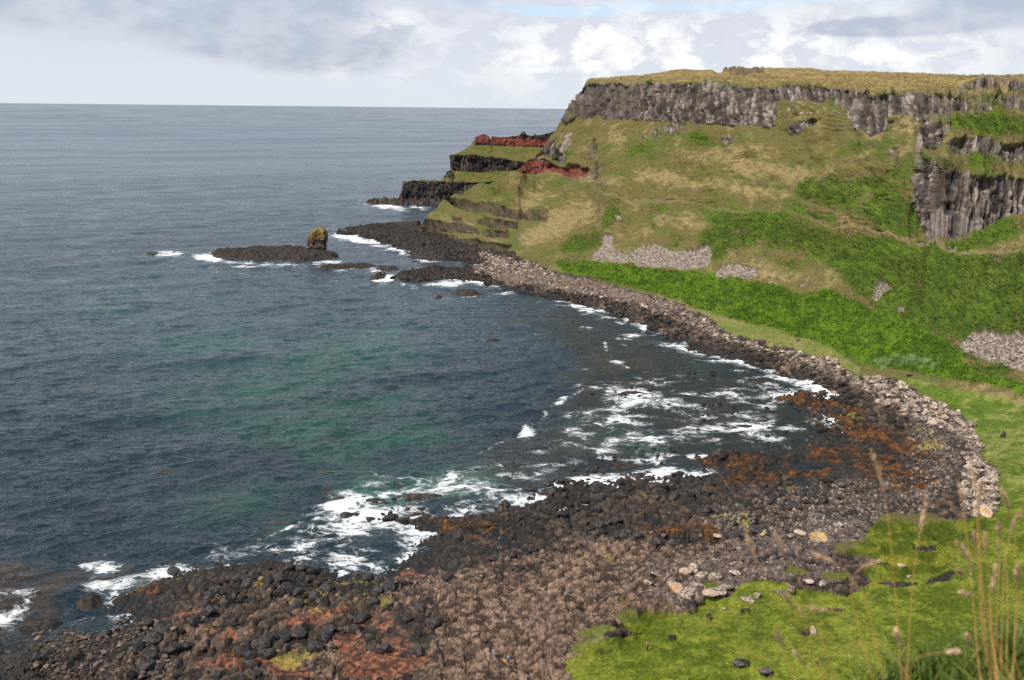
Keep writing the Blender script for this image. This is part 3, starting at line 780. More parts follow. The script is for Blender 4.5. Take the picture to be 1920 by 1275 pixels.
# grass: tussocks and hollows
t1 = nz(.3, 4, 31); t2 = nz(1.3, 3, 32)
lawn = M['lawn']
hs = sst(Z, 14, 30)
H += grassy * (t1 * (.3 + .65 * hs) + np.abs(t2) * (.16 + .26 * hs) + nz(.06, 4, 33) * (.5 + 2.4 * hs * (1 - .6 * sst(GD - Dt[:, None], -2, 8))) + hs * (1 - .9 * sst(GD - Dt[:, None], -2, 8)) * (1 - np.abs(nz(.016, 4, 36, 2.6)) * 2.2) * 3.4)
mo = 1 - np.abs(nz(.20, 3, 34)) * 1.6
msy = sst(M['mossy'] + n2 * .3, .35, .65)
H += grassy * lawn * (Z < 14) * (mo * 1.2 - .6 + .5 * nz(.5, 3, 37)) * (.25 + 1.0 * msy)
H -= grassy * lawn * M['bare'] * .8
trk = np.sin(Vv * 2.6 + 7 * nz(.035, 3, 38)) * sst(nz(.05, 3, 39), -.1, .5)
H += grassy * hs * (1 - .9 * sst(GD - Dt[:, None], -2, 8)) * trk * .22
H += grassy * np.clip(M['dfern'] + M['fern'], 0, 1) * (nz(.6, 4, 35) * 1.2)
H -= band * (Z < 60) * (1.2 + 1.5 * nz(.12, 4, 48))
H += scree * (mid * .5 + fine * .4 + n2 * .3)
# cliffs: upright columns, ledges, broken blocks
fl1, fl2, idc = wz(3.0, 38, 41, .3, .05)
fs1, fs2, ids = wz(1.25, 9, 42, .15, .05)
fb1, fb2, idb = wz(1.6, 1.7, 43, .2)
fl = sst(fl2 - fl1, 0, .3) * (.3 + 1.1 * idc)
fsn = sst(fs2 - fs1, 0, .35) * (.3 + 1.1 * ids)
blkh = sst(fb2 - fb1, 0, .3) * (.2 + idb)
gul = nz(.045, 4, 44)
brk = sst(nz(.07, 3, 47), -.25, .35)
H += cliff * ((fl - .5) * 1.7 + (fsn - .5) * 1.1 + (blkh - .5) * .6 * brk + nz(.22, 3, 63, .3) * .9 + gul * 3.4 + nz(.25, 4, 45) * .6 + (nz(.10, 3, 49, .25)) * 1.2)
pipe = sst(M['pipes'], .3, .7) * organ
pu = AZ[:, None] * 335 / 1.5 + Z * .06 + .25 * fbm(AZ[:, None] * 150, Z * .1, 2, 46)
pr = np.abs(np.sin(math.pi * pu)) ** .6
H = H * (1 - pipe * .75) + pipe * (pr - .6) * .9
H -= organ * M['hollow'] * 3.5
damp = sst(GZ, -3, -1)
P = P + N * (H * damp)[..., None]

# ---------------------------------------------------------------- what each patch is made of (albedo, linear)
def c3(*c):
    return np.array(c, np.float32)


def mixc(a, b, t):
    t = np.clip(t, 0, 1)[..., None]
    return a * (1 - t) + b * t


Zc = Z
nb_ = n1 * .45 + n2 * .45 + n3 * .3
# streaks that run down the slope, as soil creep does
str_ = nz(.07, 4, 55, 2.2)
olive, green, tanc = c3(.122, .104, .038), c3(.078, .098, .022), c3(.250, .188, .092)
G = mixc(olive, green, sst(n1 + n2 * .7, -.1, .5))
G = mixc(G, tanc, sst(str_ + n2 * .6 + n3 * .35, .15, .85) * .75)
G = mixc(G, c3(.045, .060, .010), sst(n3 + n2 * .8, .35, .9) * .7)
G = mixc(G, tanc * (1 + .2 * n3[..., None]), sst(M['tan'] + n2 * .35, .3, .8) * .72)
fe = sst(M['fern'] + n2 * .3 + n1 * .15, .4, .6)
de = sst(M['dfern'] + n2 * .35 + n1 * .35, .38, .62)
dferc = mixc(c3(.036, .070, .009), c3(.080, .124, .014), sst(n2 * .8 + n3 * .4 + n1 * .5, -.6, .8))
ferc = mixc(c3(.040, .080, .007), c3(.085, .142, .012), sst(n2 * .8 + n3 * .6 + n1 * .6, -.5, .7))
G = mixc(G, dferc, de * .9)
G = mixc(G, ferc, fe)
G = G * (1 + .10 * (trk * hs))[..., None]
G = mixc(G, mixc(c3(.20, .180, .065), c3(.11, .14, .030), sst(n2 + n1 * .5, -.4, .5)), sst(M['meadow'] + n2 * .3, .4, .6) * (1 - .0 * fe))
lawnc = mixc(c3(.078, .108, .010), c3(.160, .180, .022), sst(n2 * .8 + n1 * 1.1 + .5 * n3, -.6, .7))
lawnc = mixc(lawnc, c3(.17, .145, .04), sst(n3 + n1, .45, 1.1) * .5)
farlawn = mixc(c3(.085, .130, .018), c3(.17, .185, .05), sst(n2 + n1, -.2, .7))
lawnc = mixc(lawnc, farlawn, sst(GD, 190, 240))
lawnc = mixc(lawnc, mixc(c3(.055, .075, .008), c3(.13, .135, .015), sst(n2 + n1, -.4, .5)), msy * .8)
G = mixc(G, lawnc, sst(M['lawn'] + n2 * .3, .4, .6) * (Z < 16) * (1 - fe))
G = mixc(G, mixc(c3(.06, .10, .03), c3(.13, .17, .075), sst(n2, -.4, .4)), sst(M['bluegrass'] + n2 * .6, .4, .8) * .7)
G = mixc(G, c3(.11, .13, .015), moss * .6)
plt = sst(GD - Dt[:, None], 2, 14) * (Z > 85)
G = mixc(G, mixc(c3(.17, .125, .045), c3(.29, .205, .085), sst(n2 + n1 + .6 * n3, -.4, .6)), plt * .75)
G = G * (1 + .30 * n3[..., None] + .18 * n2[..., None]) * .95
# shore rock
dk = c3(.020, .018, .016); br = c3(.135, .090, .062); pk = c3(.20, .145, .112); pale = c3(.43, .345, .275)
wet = 1 - sst(GZ + n1 * .8, .5, 2.6)
wet = np.maximum(wet, 0) 
K_ = mixc(c3(.040, .032, .026) + 0 * G, c3(.115, .078, .056), sst(id2 + n2 * .3, .2, 1.0))
K_ = mixc(K_, dk, wet * .85)
pl = sst(M['plate'] + nb_ * .8 + nl_ * .6 + (id0 - .5) * .5 + (id1 - .5) * .3, .45, .7)
K_ = mixc(K_, mixc(c3(.085, .055, .040), c3(.235, .155, .112), sst(id2 * .5 + id3 * .3 + n3 * .3 + n1 * .3, .1, .8)), pl * .9)
K_ = mixc(K_, mixc(pk, c3(.09, .07, .065), sst(id2, .3, .9)), sst(M['pink'] + (id2 - .5) * .6 + nb_, .45, .75) * .85)
K_ = mixc(K_, mixc(c3(.06, .045, .037), c3(.22, .175, .145), sst(id3, .55, .9)), sst(M['shingle'] + nb_, .4, .7) * .85)
K_ = mixc(K_, mixc(c3(.10, .068, .055), c3(.19, .138, .112), id3), sst(M['brownshingle'] + n2 * .3, .4, .6))
pf = sst(M['pale'] - .12 + n1 * .7 + nb_ * .5 + (id2 - .5) * .5 - .15 * (1 - sst(GZ, 1.4, 3.6)), .52, .85) * sst(GZ, 1.2, 3.2) * (1 - sst(M['brownshingle'], .3, .7) * .7)
K_ = mixc(K_, mixc(c3(.07, .052, .045), pale * .8, sst(id3 * .6 + id2 * .6, .35, .95)), pf * .85)
K_ = mixc(K_, mixc(c3(.085, .038, .026), c3(.25, .095, .050), sst(n3, -.3, .5)), sst(M['wrack'] - .28 + nb_ * 2.2 + (.4 - id1) * .5, .40, .60) * (M['wrack'] > .04) * .92)
K_ = mixc(K_, mixc(c3(.022, .015, .010), c3(.150, .055, .010), sst(n2 + n3 * .6, -.25, .6)), sst(M['kelp'] - .05 + nb_ * 1.3 + (.5 - id1) * .4, .38, .62) * (M['kelp'] > .03) * .9)
K_ = mixc(K_, c3(.27, .215, .045), sst(M['yel'] - .1 + nb_ * 2.4 + (.5 - id1) * .5, .6, 1.0) * (M['yel'] > .03) * .7)
K_ = mixc(K_, c3(.52, .36, .15), sst(M['sand'], .4, .6))
spk = sst(n3 + n2 * .4 + (id3 - .5) * .5, .35, .75)
K_ = mixc(K_, pale, spk * sst(M['pink'] + M['shingle'] + .5 * M['plate'], .3, .9) * .6)
K_ = mixc(K_, c3(.035, .028, .022), M['bare'] * (1 - grassy) * .8)
K_ = mixc(K_, c3(.22, .17, .10), sst(M['dirt'] + n2 * .2, .35, .6))
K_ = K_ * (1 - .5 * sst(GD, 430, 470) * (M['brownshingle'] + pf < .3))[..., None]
K_ = K_ * (.62 + .75 * id2 * (.6 + .4 * id3) + .3 * n3)[..., None]
crack = np.maximum((1 - sst(f2 - f1, 0, .08)) * .75, (1 - sst(g2 - g1, 0, .10)) * .45 * (.4 + .6 * platew)) * (1 - flatw)
K_ = K_ * (1 - crack[..., None])
# cliffs
colv = nz(.22, 4, 61, 4.0, .65); blk = nz(.5, 4, 62, 1.5, .65)
W_ = mixc(c3(.055, .044, .038) + 0 * G, c3(.190, .155, .135), sst(idc * .35 + colv * .6 + ids * .7, .15, 1.05))
W_ = mixc(W_, c3(.40, .35, .315), sst(blk * .9 + colv * .7 + (ids - .5) * .8 + n3 * .4, .42, .74) * .6 * (1 - M['band']))
W_ = W_ * 1.08 * (.6 + .4 * sst(np.minimum(fs2 - fs1, (fl2 - fl1) * .8), 0, .14))[..., None]
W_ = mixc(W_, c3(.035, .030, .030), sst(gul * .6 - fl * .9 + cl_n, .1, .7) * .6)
W_ = mixc(W_, mixc(c3(.022, .016, .013), c3(.078, .052, .038), ids), band * .9)
fardark = (1 - sst(AZ, az_of(1180, 190), az_of(1215, 190)))[:, None] * (Z > 80)
W_ = mixc(W_, mixc(c3(.060, .045, .040), c3(.11, .085, .075), ids), np.broadcast_to(fardark, Z.shape) * .75)
W_ = mixc(W_, mixc(c3(.10, .080, .075) + 0 * G, c3(.20, .165, .15), sst(pr + colv * .3, .3, .9)), pipe * .8)
W_ = mixc(W_, c3(.040, .038, .040), sst(M['hollow'] + n2 * .3, .25, .7) * organ * .85)
W_ = mixc(W_, mixc(c3(.115, .034, .025), c3(.21, .066, .048), sst(n2 + n3 * .5, -.4, .5)), red)
ledge_g = sst(N[..., 2] + n1 * .5 + n2 * .4, .62, .95) * (1 - red) * (1 - band * .6)
W_ = mixc(W_, G, ledge_g * .9)
S_ = mixc(c3(.12, .095, .075) + 0 * G, c3(.33, .28, .235), sst(id3 * .8 + n3 * .4, .2, .75))
spots = sst(M['spots'] + .5 * n1, .35, .7) * sst(n3 * 1.0 + n2 * .6, .42, .8)
G = mixc(G, c3(.45, .385, .34), spots * (Z > 16) * .85)
pth = sst(M['path'] + n2 * .15, .35, .6)
G = mixc(G, c3(.20, .145, .085), pth * (.28 + .5 * sst(PX, 1450, 1750)))
sp2 = (h1 < .13) * (id3 > .86) * M['lawn'] * (GD < 190)
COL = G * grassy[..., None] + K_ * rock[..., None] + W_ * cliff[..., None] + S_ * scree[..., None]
COL = mixc(COL, COL * .35 + c3(.008, .01, .012), (1 - sst(P[..., 2], -.3, .25)) * (Z < 3))
WET = (rock * wet + (P[..., 2] < .3) * rock).clip(0, 1)


def surf_mat(name, rough=.9, bump=.10, bscale=5.0, wet=False, spec=.25):
    m = bpy.data.materials.new(name)
    m.use_nodes = True
    t = NT(m.node_tree)
    b = t.n['Principled BSDF']
    at = t.add('ShaderNodeAttribute', {'attribute_name': 'Col'})
    tc = t.add('ShaderNodeTexCoord')
    nz = t.add('ShaderNodeTexNoise', {}, Vector=tc.outputs['Object'], Scale=bscale, Detail=5.0, Roughness=.65)
    f = t.ramp(nz.outputs['Fac'], .25, .75, .62, 1.42, 'LINEAR')
    vm = t.add('ShaderNodeVectorMath', {'operation': 'SCALE'}, i0=at.outputs['Color'], Scale=f)
    t.l.new(vm.outputs[0], b.inputs['Base Color'])
    bp = t.add('ShaderNodeBump', {}, Strength=1.0, Distance=bump, Height=nz.outputs['Fac'])
    t.l.new(bp.outputs[0], b.inputs['Normal'])
    b.inputs['Specular IOR Level'].default_value = spec
    if wet:
        aw = t.add('ShaderNodeAttribute', {'attribute_name': 'Wet'})
        t.l.new(t.ramp(aw.outputs['Fac'], 0, 1, rough, .55, 'LINEAR'), b.inputs['Roughness'])
    else:
        b.inputs['Roughness'].default_value = rough
    return m


m_grass = surf_mat('grass_turf', .95, .22, 2.2, spec=.12)
m_rock = surf_mat('shore_rock', .9, .30, 3.0, wet=True)
m_cliff = surf_mat('basalt_cliff', .92, .35, 1.6)

idx = np.arange(NCOL * NROW).reshape(NCOL, NROW)
quads = np.stack([idx[:-1, :-1], idx[1:, :-1], idx[1:, 1:], idx[:-1, 1:]], -1).reshape(-1, 4)
cls = np.argmax(np.stack([grassy + moss * .0, rock, cliff + scree]), axis=0)
cls = np.where((cls == 0) & (moss > .5), 1, cls)
qc = cls[:-1, :-1].reshape(-1)
qz = P[..., 2][:-1, :-1].reshape(-1)
Pf, Cf, Wf = P.reshape(-1, 3), COL.reshape(-1, 3), WET.reshape(-1)


def submesh(name, q, mat):
    u, inv = np.unique(q.ravel(), return_inverse=True)
    o = mesh_np(name, Pf[u], inv.reshape(q.shape), mat, attrs={'Col': Cf[u], 'Wet': Wf[u]})
    o['kind'] = 'structure'
    return o


keep = qz > -5.5
submesh('grassy_hillside', quads[(qc == 0) & keep], m_grass)
submesh('rocky_shore', quads[(qc == 1) & keep], m_rock)
submesh('cliffs', quads[(qc == 2) & keep], m_cliff)


def ground(px, py):
    """first point of the terrain met by the line of sight through a pixel of the photograph"""
    az, te = ray(px, py)
    j = int(np.clip(np.searchsorted(AZ, az), 1, NCOL - 1))
    D = np.hypot(P[j, :, 0], P[j, :, 1]); T = (P[j, :, 2] - CAMZ) / D
    hit = np.nonzero(T >= te)[0]
    if len(hit) == 0:
        return None
    return Vector(P[j, hit[0]])


# ================================================================ far headland with its tiers, beyond the near one
nC, nR = 420, 420
AZC = np.linspace(az_of(672, 380), az_of(1075, 300), nC)


def kc(lst, sm=1):
    return prof(Dz(lst), AZC, sm)


W0 = -8.0
def low(D):                                           # a key lying under the sea at this distance
    return lambda px, py: None


def kz(lst, sm=1):
    """entries (px, D, Z) given directly"""
    a = np.array([az_of(p, 300) for p, _, _ in lst]); o = np.argsort(a)
    k_ = np.hanning(2 * sm + 3); k_ /= k_.sum()
    f_ = lambda q: np.convolve(np.pad(np.interp(AZC, a[o], np.array(q, float)[o]), sm + 1, mode='edge'), k_, 'valid')
    return f_([q[1] for q in lst]), f_([q[2] for q in lst])


def zat(py, D, px=850):
    return CAMZ + float(ray(px, py)[1]) * D


CK = [
    kz([(672, 815, -8), (1075, 815, -8)]),
    kz([(672, 850, -6), (690, 862, -.5), (700, 860, 0), (760, 842, 0), (815, 836, 0), (850, 834, 0), (1075, 834, 0)]),
    kz([(672, 860, -6), (690, 868, .8), (720, 864, 1.8), (760, 850, 2.2), (815, 843, 2.5), (850, 840, 3), (1075, 840, 3)]),
    kz([(672, 866, -6), (700, 880, .8), (720, 876, 2.2), (752, 866, 2.8), (758, 862, 3), (800, 856, 4), (850, 852, 4), (1075, 852, 4)]),
    kz([(672, 880, -6), (740, 880, 1), (752, 868, 3), (757, 866, zat(344, 866)), (775, 864, zat(338, 864)), (800, 862, zat(341, 862)), (825, 860, zat(340, 860)), (860, 858, zat(341, 858)), (1075, 858, 22)]),
    kz([(672, 900, -6), (740, 900, -5), (753, 890, -3), (757, 888, zat(340, 888)), (825, 884, zat(338, 884)), (838, 874, zat(333, 874)), (860, 868, zat(332, 868)), (1075, 872, 28)]),
    kz([(672, 910, -6), (753, 900, -6), (770, 905, -4), (830, 900, -4), (833, 880, zat(327, 880)), (845, 878, zat(320, 878)), (900, 880, zat(323, 880)), (1075, 880, 34)]),
    kz([(672, 920, -6), (835, 910, -6), (843, 893, zat(318, 893)), (847, 886, zat(319, 886)), (900, 886, zat(325, 886)), (1075, 886, 35)]),
    kz([(672, 930, -6), (838, 916, -6), (846, 905, 0), (848, 890, zat(291, 890)), (880, 890, zat(290, 890)), (930, 890, zat(295, 890)), (985, 890, zat(302, 890)), (1075, 890, 44)]),
    kz([(672, 950, -6), (842, 930, -6), (850, 915, zat(289, 915)), (870, 925, zat(280, 925)), (888, 935, zat(272, 935)), (960, 940, zat(273, 940)), (1030, 940, zat(275, 940)), (1075, 940, 56)]),
    kz([(672, 952, -6), (850, 936, -6), (884, 940, zat(272, 940)), (888, 941, zat(266, 941)), (892, 941, zat(256, 941)), (905, 942, zat(251, 942)), (917, 942, zat(254, 942)), (918.5, 942, zat(266, 942)), (920.5, 942, zat(266, 942)), (922, 942, zat(254, 942)), (935, 943, zat(256, 943)), (960, 944, zat(255, 944)),
        (975, 944, zat(252, 944)), (981, 944, zat(246, 944)), (986, 944, zat(252, 944)), (998, 944, zat(253, 944)), (1002, 944, zat(249, 944)), (1007, 944, zat(252, 944)), (1035, 944, zat(246, 944)), (1060, 944, zat(238, 944)), (1075, 944, 70)], 0),
    kz([(672, 990, -8), (860, 975, -8), (884, 970, 40), (905, 965, zat(262, 965)), (1000, 965, zat(262, 965)), (1075, 965, 66)]),
    kz([(672, 1040, -8), (1075, 1040, -8)]),
]
CD = np.array([q[0] for q in CK]); CZ_ = np.array([q[1] for q in CK])
for i in range(1, len(CD)):
    CD[i] = np.maximum(CD[i], CD[i - 1] + .8)
gd = np.zeros((nC, nR)); gz = np.zeros((nC, nR))
for i in range(nC):
    dD, dZ = np.diff(CD[:, i]), np.diff(CZ_[:, i])
    s = np.concatenate([[0], np.cumsum(np.abs(dD) * .18 + np.abs(dZ))])
    t = np.linspace(0, s[-1], nR)
    gd[i], gz[i] = np.interp(t, s, CD[:, i]), np.interp(t, s, CZ_[:, i])
sA, cA = np.sin(AZC)[:, None], np.cos(AZC)[:, None]
Pc = np.stack([sA * gd, cA * gd, gz], -1)
Nc = surf_normals(Pc)
x, y, z = Pc[..., 0], Pc[..., 1], Pc[..., 2]
qx, qy = to_px(x, y, z)
stp = sst(1 - Nc[..., 2], .3, .5)
a1 = fbm(x * .12, y * .12 + z * .1, 4, 71); a2 = fbm(x * .5, y * .5, 3, 72)
cl = sst(stp + a1 * .35, .4, .6)
cl = np.where(z < 6, 1.0, cl)
rd = (z < 61.5 + 1.0 * a1) * (z > 47) * sst(look('red', qx + a1 * 2, qy + a2), .3, .6) * sst(stp + (gd > 936) * .8, .3, .6)
e1, e2, ie = worley((x + z * .05) / 3.4, (y) / 3.4, 73)
hh = cl * ((sst(e2 - e1, 0, .35) * (.4 + ie) - .5) * 1.8 + fbm(x * .2 + z * .1, y * .2 + z * .3, 4, 74) * 1.6 + a1 * 3.0) + (1 - cl) * (a2 * .6 + a1 * 1.2)
hh *= sst(z, -6, -2) * (1 - rd * .6)
Pc = Pc + Nc * hh[..., None]
gcol = mixc(c3(.120, .100, .024) + 0 * Pc, c3(.065, .085, .014), sst(a1 + a2 * .6, -.2, .5))
gcol = mixc(gcol, c3(.055, .045, .02), sst(a2, .3, .8) * .6)
rcol = mixc(c3(.020, .018, .018) + 0 * Pc, c3(.075, .058, .048), sst(ie + a2 * .5, .3, 1.0))
ccol = gcol * (1 - cl[..., None]) + rcol * cl[..., None]
ccol = mixc(ccol, mixc(c3(.10, .028, .020), c3(.18, .052, .038), sst(a2, -.4, .4)), rd)
ii = np.arange(nC * nR).reshape(nC, nR)
qq = np.stack([ii[:-1, :-1], ii[1:, :-1], ii[1:, 1:], ii[:-1, 1:]], -1).reshape(-1, 4)
qq = qq[Pc[..., 2][:-1, :-1].reshape(-1) > -6]
hd = mesh_np('headland', Pc.reshape(-1, 3), qq, m_cliff, attrs={'Col': ccol.reshape(-1, 3)})
hd['kind'] = 'structure'

# ================================================================ sea
nSa, nSr = 1300, 1500
az_s = np.linspace(R(-47), R(47), nSa)
teS = np.concatenate([np.linspace(math.tan(R(38.5)), math.tan(R(1.2)), nSr - 60), np.geomspace(math.tan(R(1.15)), CAMZ / 90000., 60)])
Ds = CAMZ / teS
sx, sy = np.sin(az_s)[:, None] * Ds, np.cos(az_s)[:, None] * Ds
spx, spy = to_px(sx, sy, 0 * sx)
step = np.gradient(Ds)[None]
w1 = fbm(sx * .1, sy * .1, 4, 81); w2 = fbm(sx * .1 + 9, sy * .1, 4, 82)
SM = {k_: look(k_, spx + w1 * 9, spy + w2 * 5) for k_ in ('foam', 'sgreen', 'teal', 'shoal', 'reef')}
# waves: crests run up to the right
th = R(28)
al, ac = sx * math.cos(th) + sy * math.sin(th), -sx * math.sin(th) + sy * math.cos(th)
def ridge(n):
    return 1 - np.abs(n)
wv = np.zeros_like(sx)
for lam, amp, sd_ in ((26, .45, 91), (11, .26, 92), (5.0, .16, 93), (2.4, .085, 94), (1.2, .035, 97)):
    fade = 1 - sst(step / lam, .22, .6)
    n_ = fbm(al / (lam * 2.3), ac / lam, 3, sd_)
    wv += amp * (ridge(n_ * 1.6) - .6) * fade * 1.15
shs = np.interp(0, [0, 1], [1, 1])
wv *= 2.3 - .9 * SM['shoal']
wv += sst(SM['foam'], .9, 1.3) * .5 * (.5 + fbm(sx * .4, sy * .4, 3, 96)) + SM['foam'] * fbm(sx * .8, sy * .8, 3, 95) * .12
deep = mixc(c3(.015, .033, .050) + 0 * np.stack([sx] * 3, -1), c3(.021, .044, .060), sst(w1, -.5, .5))
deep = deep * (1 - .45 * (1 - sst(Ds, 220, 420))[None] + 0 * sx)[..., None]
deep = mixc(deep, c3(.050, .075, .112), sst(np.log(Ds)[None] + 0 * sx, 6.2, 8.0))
sc = mixc(deep, c3(.020, .135, .070), SM['sgreen'] * (.35 + .75 * sst(fbm(al * .02, ac * .07, 4, 89) + .4 * w1, -.35, .4)))
sc = mixc(sc, c3(.040, .150, .110), SM['teal'] * .7)
sc = mixc(sc, mixc(c3(.014, .018, .018), c3(.040, .032, .022), sst(fbm(sx * .12, sy * .25, 5, 83), 0, .6)), SM['shoal'] * .85)
sc = mixc(sc, c3(.034, .022, .013), sst(SM['reef'] - .1 + w1 * .9 + fbm(sx * .3, sy * .3, 4, 84) * .5, .4, .9) * .8)
# distance to the water's edge -> wash
jc = slice(None, None, 4)
jr_ = Ds < 720
dsh = np.full(sx.shape, -99., np.float32)
sdc = sdist(sx[jc][:, jr_], sy[jc][:, jr_], shore)
tt = np.arange(nSa) / 4.0; t0 = np.clip(tt.astype(int), 0, len(sdc) - 2); tf = np.clip(tt - t0, 0, 1)[:, None]
dsh[:, jr_] = sdc[t0] * (1 - tf) + sdc[t0 + 1] * tf
pat = sst(fbm(sx * .035, sy * .035, 3, 86), -.35, .35)
edge = np.exp(-np.maximum(-dsh + w1 * 2, 0) / (3.5 + 5 * pat)) * (.35 + .75 * pat) * .85
mott = SM['shoal'] * (sst(fbm(sx * .05, sy * .09, 4, 87), .0, .6)) * .5 * sst(spx, 900, 1100)
dens = np.clip(np.maximum(np.maximum(SM['foam'], edge), mott), 0, 1.1)
dens = dens * (1 - .75 * (1 - sst(spx, 200, 330)) * sst(spy, 1165, 1195))
dens = dens * (1 - .35 * sst(spx, 1040, 1080) * sst(spy, 862, 880))
dens = dens * (1 - sst(spx, 1330, 1360) * sst(spy, 845, 860))
dens = dens * (1 + .22 * sst(spx, 1050, 1120) * sst(spy, 640, 700))
bubb = fbm(sx * .09, sy * .09, 4, 88)
dens = dens * (.85 + .35 * bubb)
srough = (.07 + .16 * sst(np.log(Ds), 5.8, 8.0))[None] + .09 * sst(fbm(al * .0035, ac * .014, 4, 98), -.3, .4) * sst(Ds, 300, 900)[None]
m_sea = bpy.data.materials.new('sea_water')
m_sea.use_nodes = True
t = NT(m_sea.node_tree)
b = t.n['Principled BSDF']
at = t.add('ShaderNodeAttribute', {'attribute_name': 'Col'}); af = t.add('ShaderNodeAttribute', {'attribute_name': 'Foam'})
tcs = t.add('ShaderNodeTexCoord')
mp = t.add('ShaderNodeMapping', {}, Vector=tcs.outputs['Object'])
mp.inputs['Rotation'].default_value = (0, 0, -th); mp.inputs['Scale'].default_value = (.36, 1, 1)
na = t.add('ShaderNodeTexNoise', {}, Vector=mp.outputs[0], Scale=.20, Detail=4.0, Roughness=.55)
nb = t.add('ShaderNodeTexNoise', {}, Vector=mp.outputs[0], Scale=.06, Detail=3.0, Roughness=.5)
rg = t.math('SUBTRACT', 1.0, t.math('ABSOLUTE', t.math('MULTIPLY', t.math('SUBTRACT', na.outputs['Fac'], .5), 3.2)))
nc = t.add('ShaderNodeTexNoise', {}, Vector=mp.outputs[0], Scale=.95, Detail=4.0, Roughness=.6)
hsum = t.math('ADD', t.math('ADD', t.math('MULTIPLY', rg, .55), t.math('MULTIPLY', nb.outputs['Fac'], 2.4)), t.math('MULTIPLY', nc.outputs['Fac'], .42))
bp = t.add('ShaderNodeBump', {}, Strength=1.0, Distance=1.3, Height=hsum)
mf = t.add('ShaderNodeMapping', {}, Vector=tcs.outputs['Object'])
mf.inputs['Rotation'].default_value = (0, 0, -th); mf.inputs['Scale'].default_value = (.6, 1, 1)
nf = t.add('ShaderNodeTexNoise', {}, Vector=mf.outputs[0], Scale=.24, Detail=7.0, Roughness=.62, Distortion=1.2)
nf2 = t.add('ShaderNodeTexNoise', {}, Vector=mf.outputs[0], Scale=.13, Detail=6.0, Roughness=.6, Distortion=.6)
nf3 = t.add('ShaderNodeTexNoise', {}, Vector=mf.outputs[0], Scale=.75, Detail=6.0, Roughness=.65, Distortion=1.4)
r1 = t.math('MULTIPLY', t.math('ABSOLUTE', t.math('SUBTRACT', nf.outputs['Fac'], .5)), 6.0)
r2 = t.math('MULTIPLY', t.math('ABSOLUTE', t.math('SUBTRACT', nf3.outputs['Fac'], .5)), 5.0)
web = t.math('ADD', t.math('MULTIPLY', t.math('MINIMUM', r1, r2), .75), t.math('MULTIPLY', r1, .35))
F_ = af.outputs['Fac']
fm = t.math('SUBTRACT', t.math('SUBTRACT', t.math('MULTIPLY', F_, 1.30), .36), web)
fm = t.math('ADD', fm, t.math('MULTIPLY', t.math('SUBTRACT', nf2.outputs['Fac'], .5), 2.6))
foam = t.math('MULTIPLY', t.ramp(fm, -.05, .55), t.ramp(F_, .02, .25))
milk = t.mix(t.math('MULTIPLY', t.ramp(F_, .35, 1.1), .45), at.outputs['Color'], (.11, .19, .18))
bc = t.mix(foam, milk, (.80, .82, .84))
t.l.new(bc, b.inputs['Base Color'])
ar = t.add('ShaderNodeAttribute', {'attribute_name': 'Rough'})
t.l.new(t.math('ADD', ar.outputs['Fac'], t.math('MULTIPLY', foam, .6)), b.inputs['Roughness'])
t.l.new(bp.outputs[0], b.inputs['Normal'])
b.inputs['IOR'].default_value = 1.33
ii = np.arange(nSa * nSr).reshape(nSa, nSr)
qq = np.stack([ii[:-1, :-1], ii[1:, :-1], ii[1:, 1:], ii[:-1, 1:]], -1).reshape(-1, 4)
sea_P = np.stack([sx, sy, wv], -1)

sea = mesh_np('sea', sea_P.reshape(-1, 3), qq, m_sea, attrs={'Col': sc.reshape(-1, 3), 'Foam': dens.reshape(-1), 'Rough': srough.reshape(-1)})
sea['kind'] = 'structure'
# ================================================================ materials for loose things
def noise_mat(name, a, b_, scale=1.5, rough=.9, bump=.08, extra=None, vary=.25, lo=.42, hi=.6):
    m = bpy.data.materials.new(name)
    m.use_nodes = True
    t = NT(m.node_tree)
    b = t.n['Principled BSDF']
    tc = t.add('ShaderNodeTexCoord'); oi = t.add('ShaderNodeObjectInfo'); ge = t.add('ShaderNodeNewGeometry')
    nz_ = t.add('ShaderNodeTexNoise', {}, Vector=ge.outputs['Position'], Scale=scale, Detail=6.0, Roughness=.65)
    c = t.mix(t.ramp(nz_.outputs['Fac'], lo, hi), a, b_)
    if extra:
        n2_ = t.add('ShaderNodeTexNoise', {}, Vector=ge.outputs['Position'], Scale=scale * .35, Detail=5.0)
        c = t.mix(t.ramp(n2_.outputs['Fac'], .52, .60), c, extra)
    v = t.ramp(oi.outputs['Random'], 0, 1, 1 - vary, 1 + vary, 'LINEAR')
    vm = t.add('ShaderNodeVectorMath', {'operation': 'SCALE'}, i0=c, Scale=v)
    t.l.new(vm.outputs[0], b.inputs['Base Color'])
    bp = t.add('ShaderNodeBump', {}, Strength=1.0, Distance=bump, Height=nz_.outputs['Fac'])
    t.l.new(bp.outputs[0], b.inputs['Normal'])
    b.inputs['Roughness'].default_value = rough
    b.inputs['Specular IOR Level'].default_value = .25
    return m


m_dark = noise_mat('wet_black_basalt', (.016, .015, .016), (.055, .046, .042), 1.8, .6)
m_pale = noise_mat('lichen_pale_stone', (.12, .088, .068), (.48, .39, .315), 2.2, .92, vary=.3)
m_brown = noise_mat('brown_cobble', (.09, .062, .050), (.19, .14, .12), 1.2, .85)
m_dusk = noise_mat('dark_grey_stone', (.045, .037, .034), (.14, .11, .10), 2.5, .85)
m_lich = noise_mat('orange_lichen_stone', (.30, .22, .18), (.46, .37, .30), 2.4, .92, extra=(.36, .20, .08))
m_reef = noise_mat('reef_rock', (.014, .012, .011), (.058, .042, .032), 1.0, .75, .25)


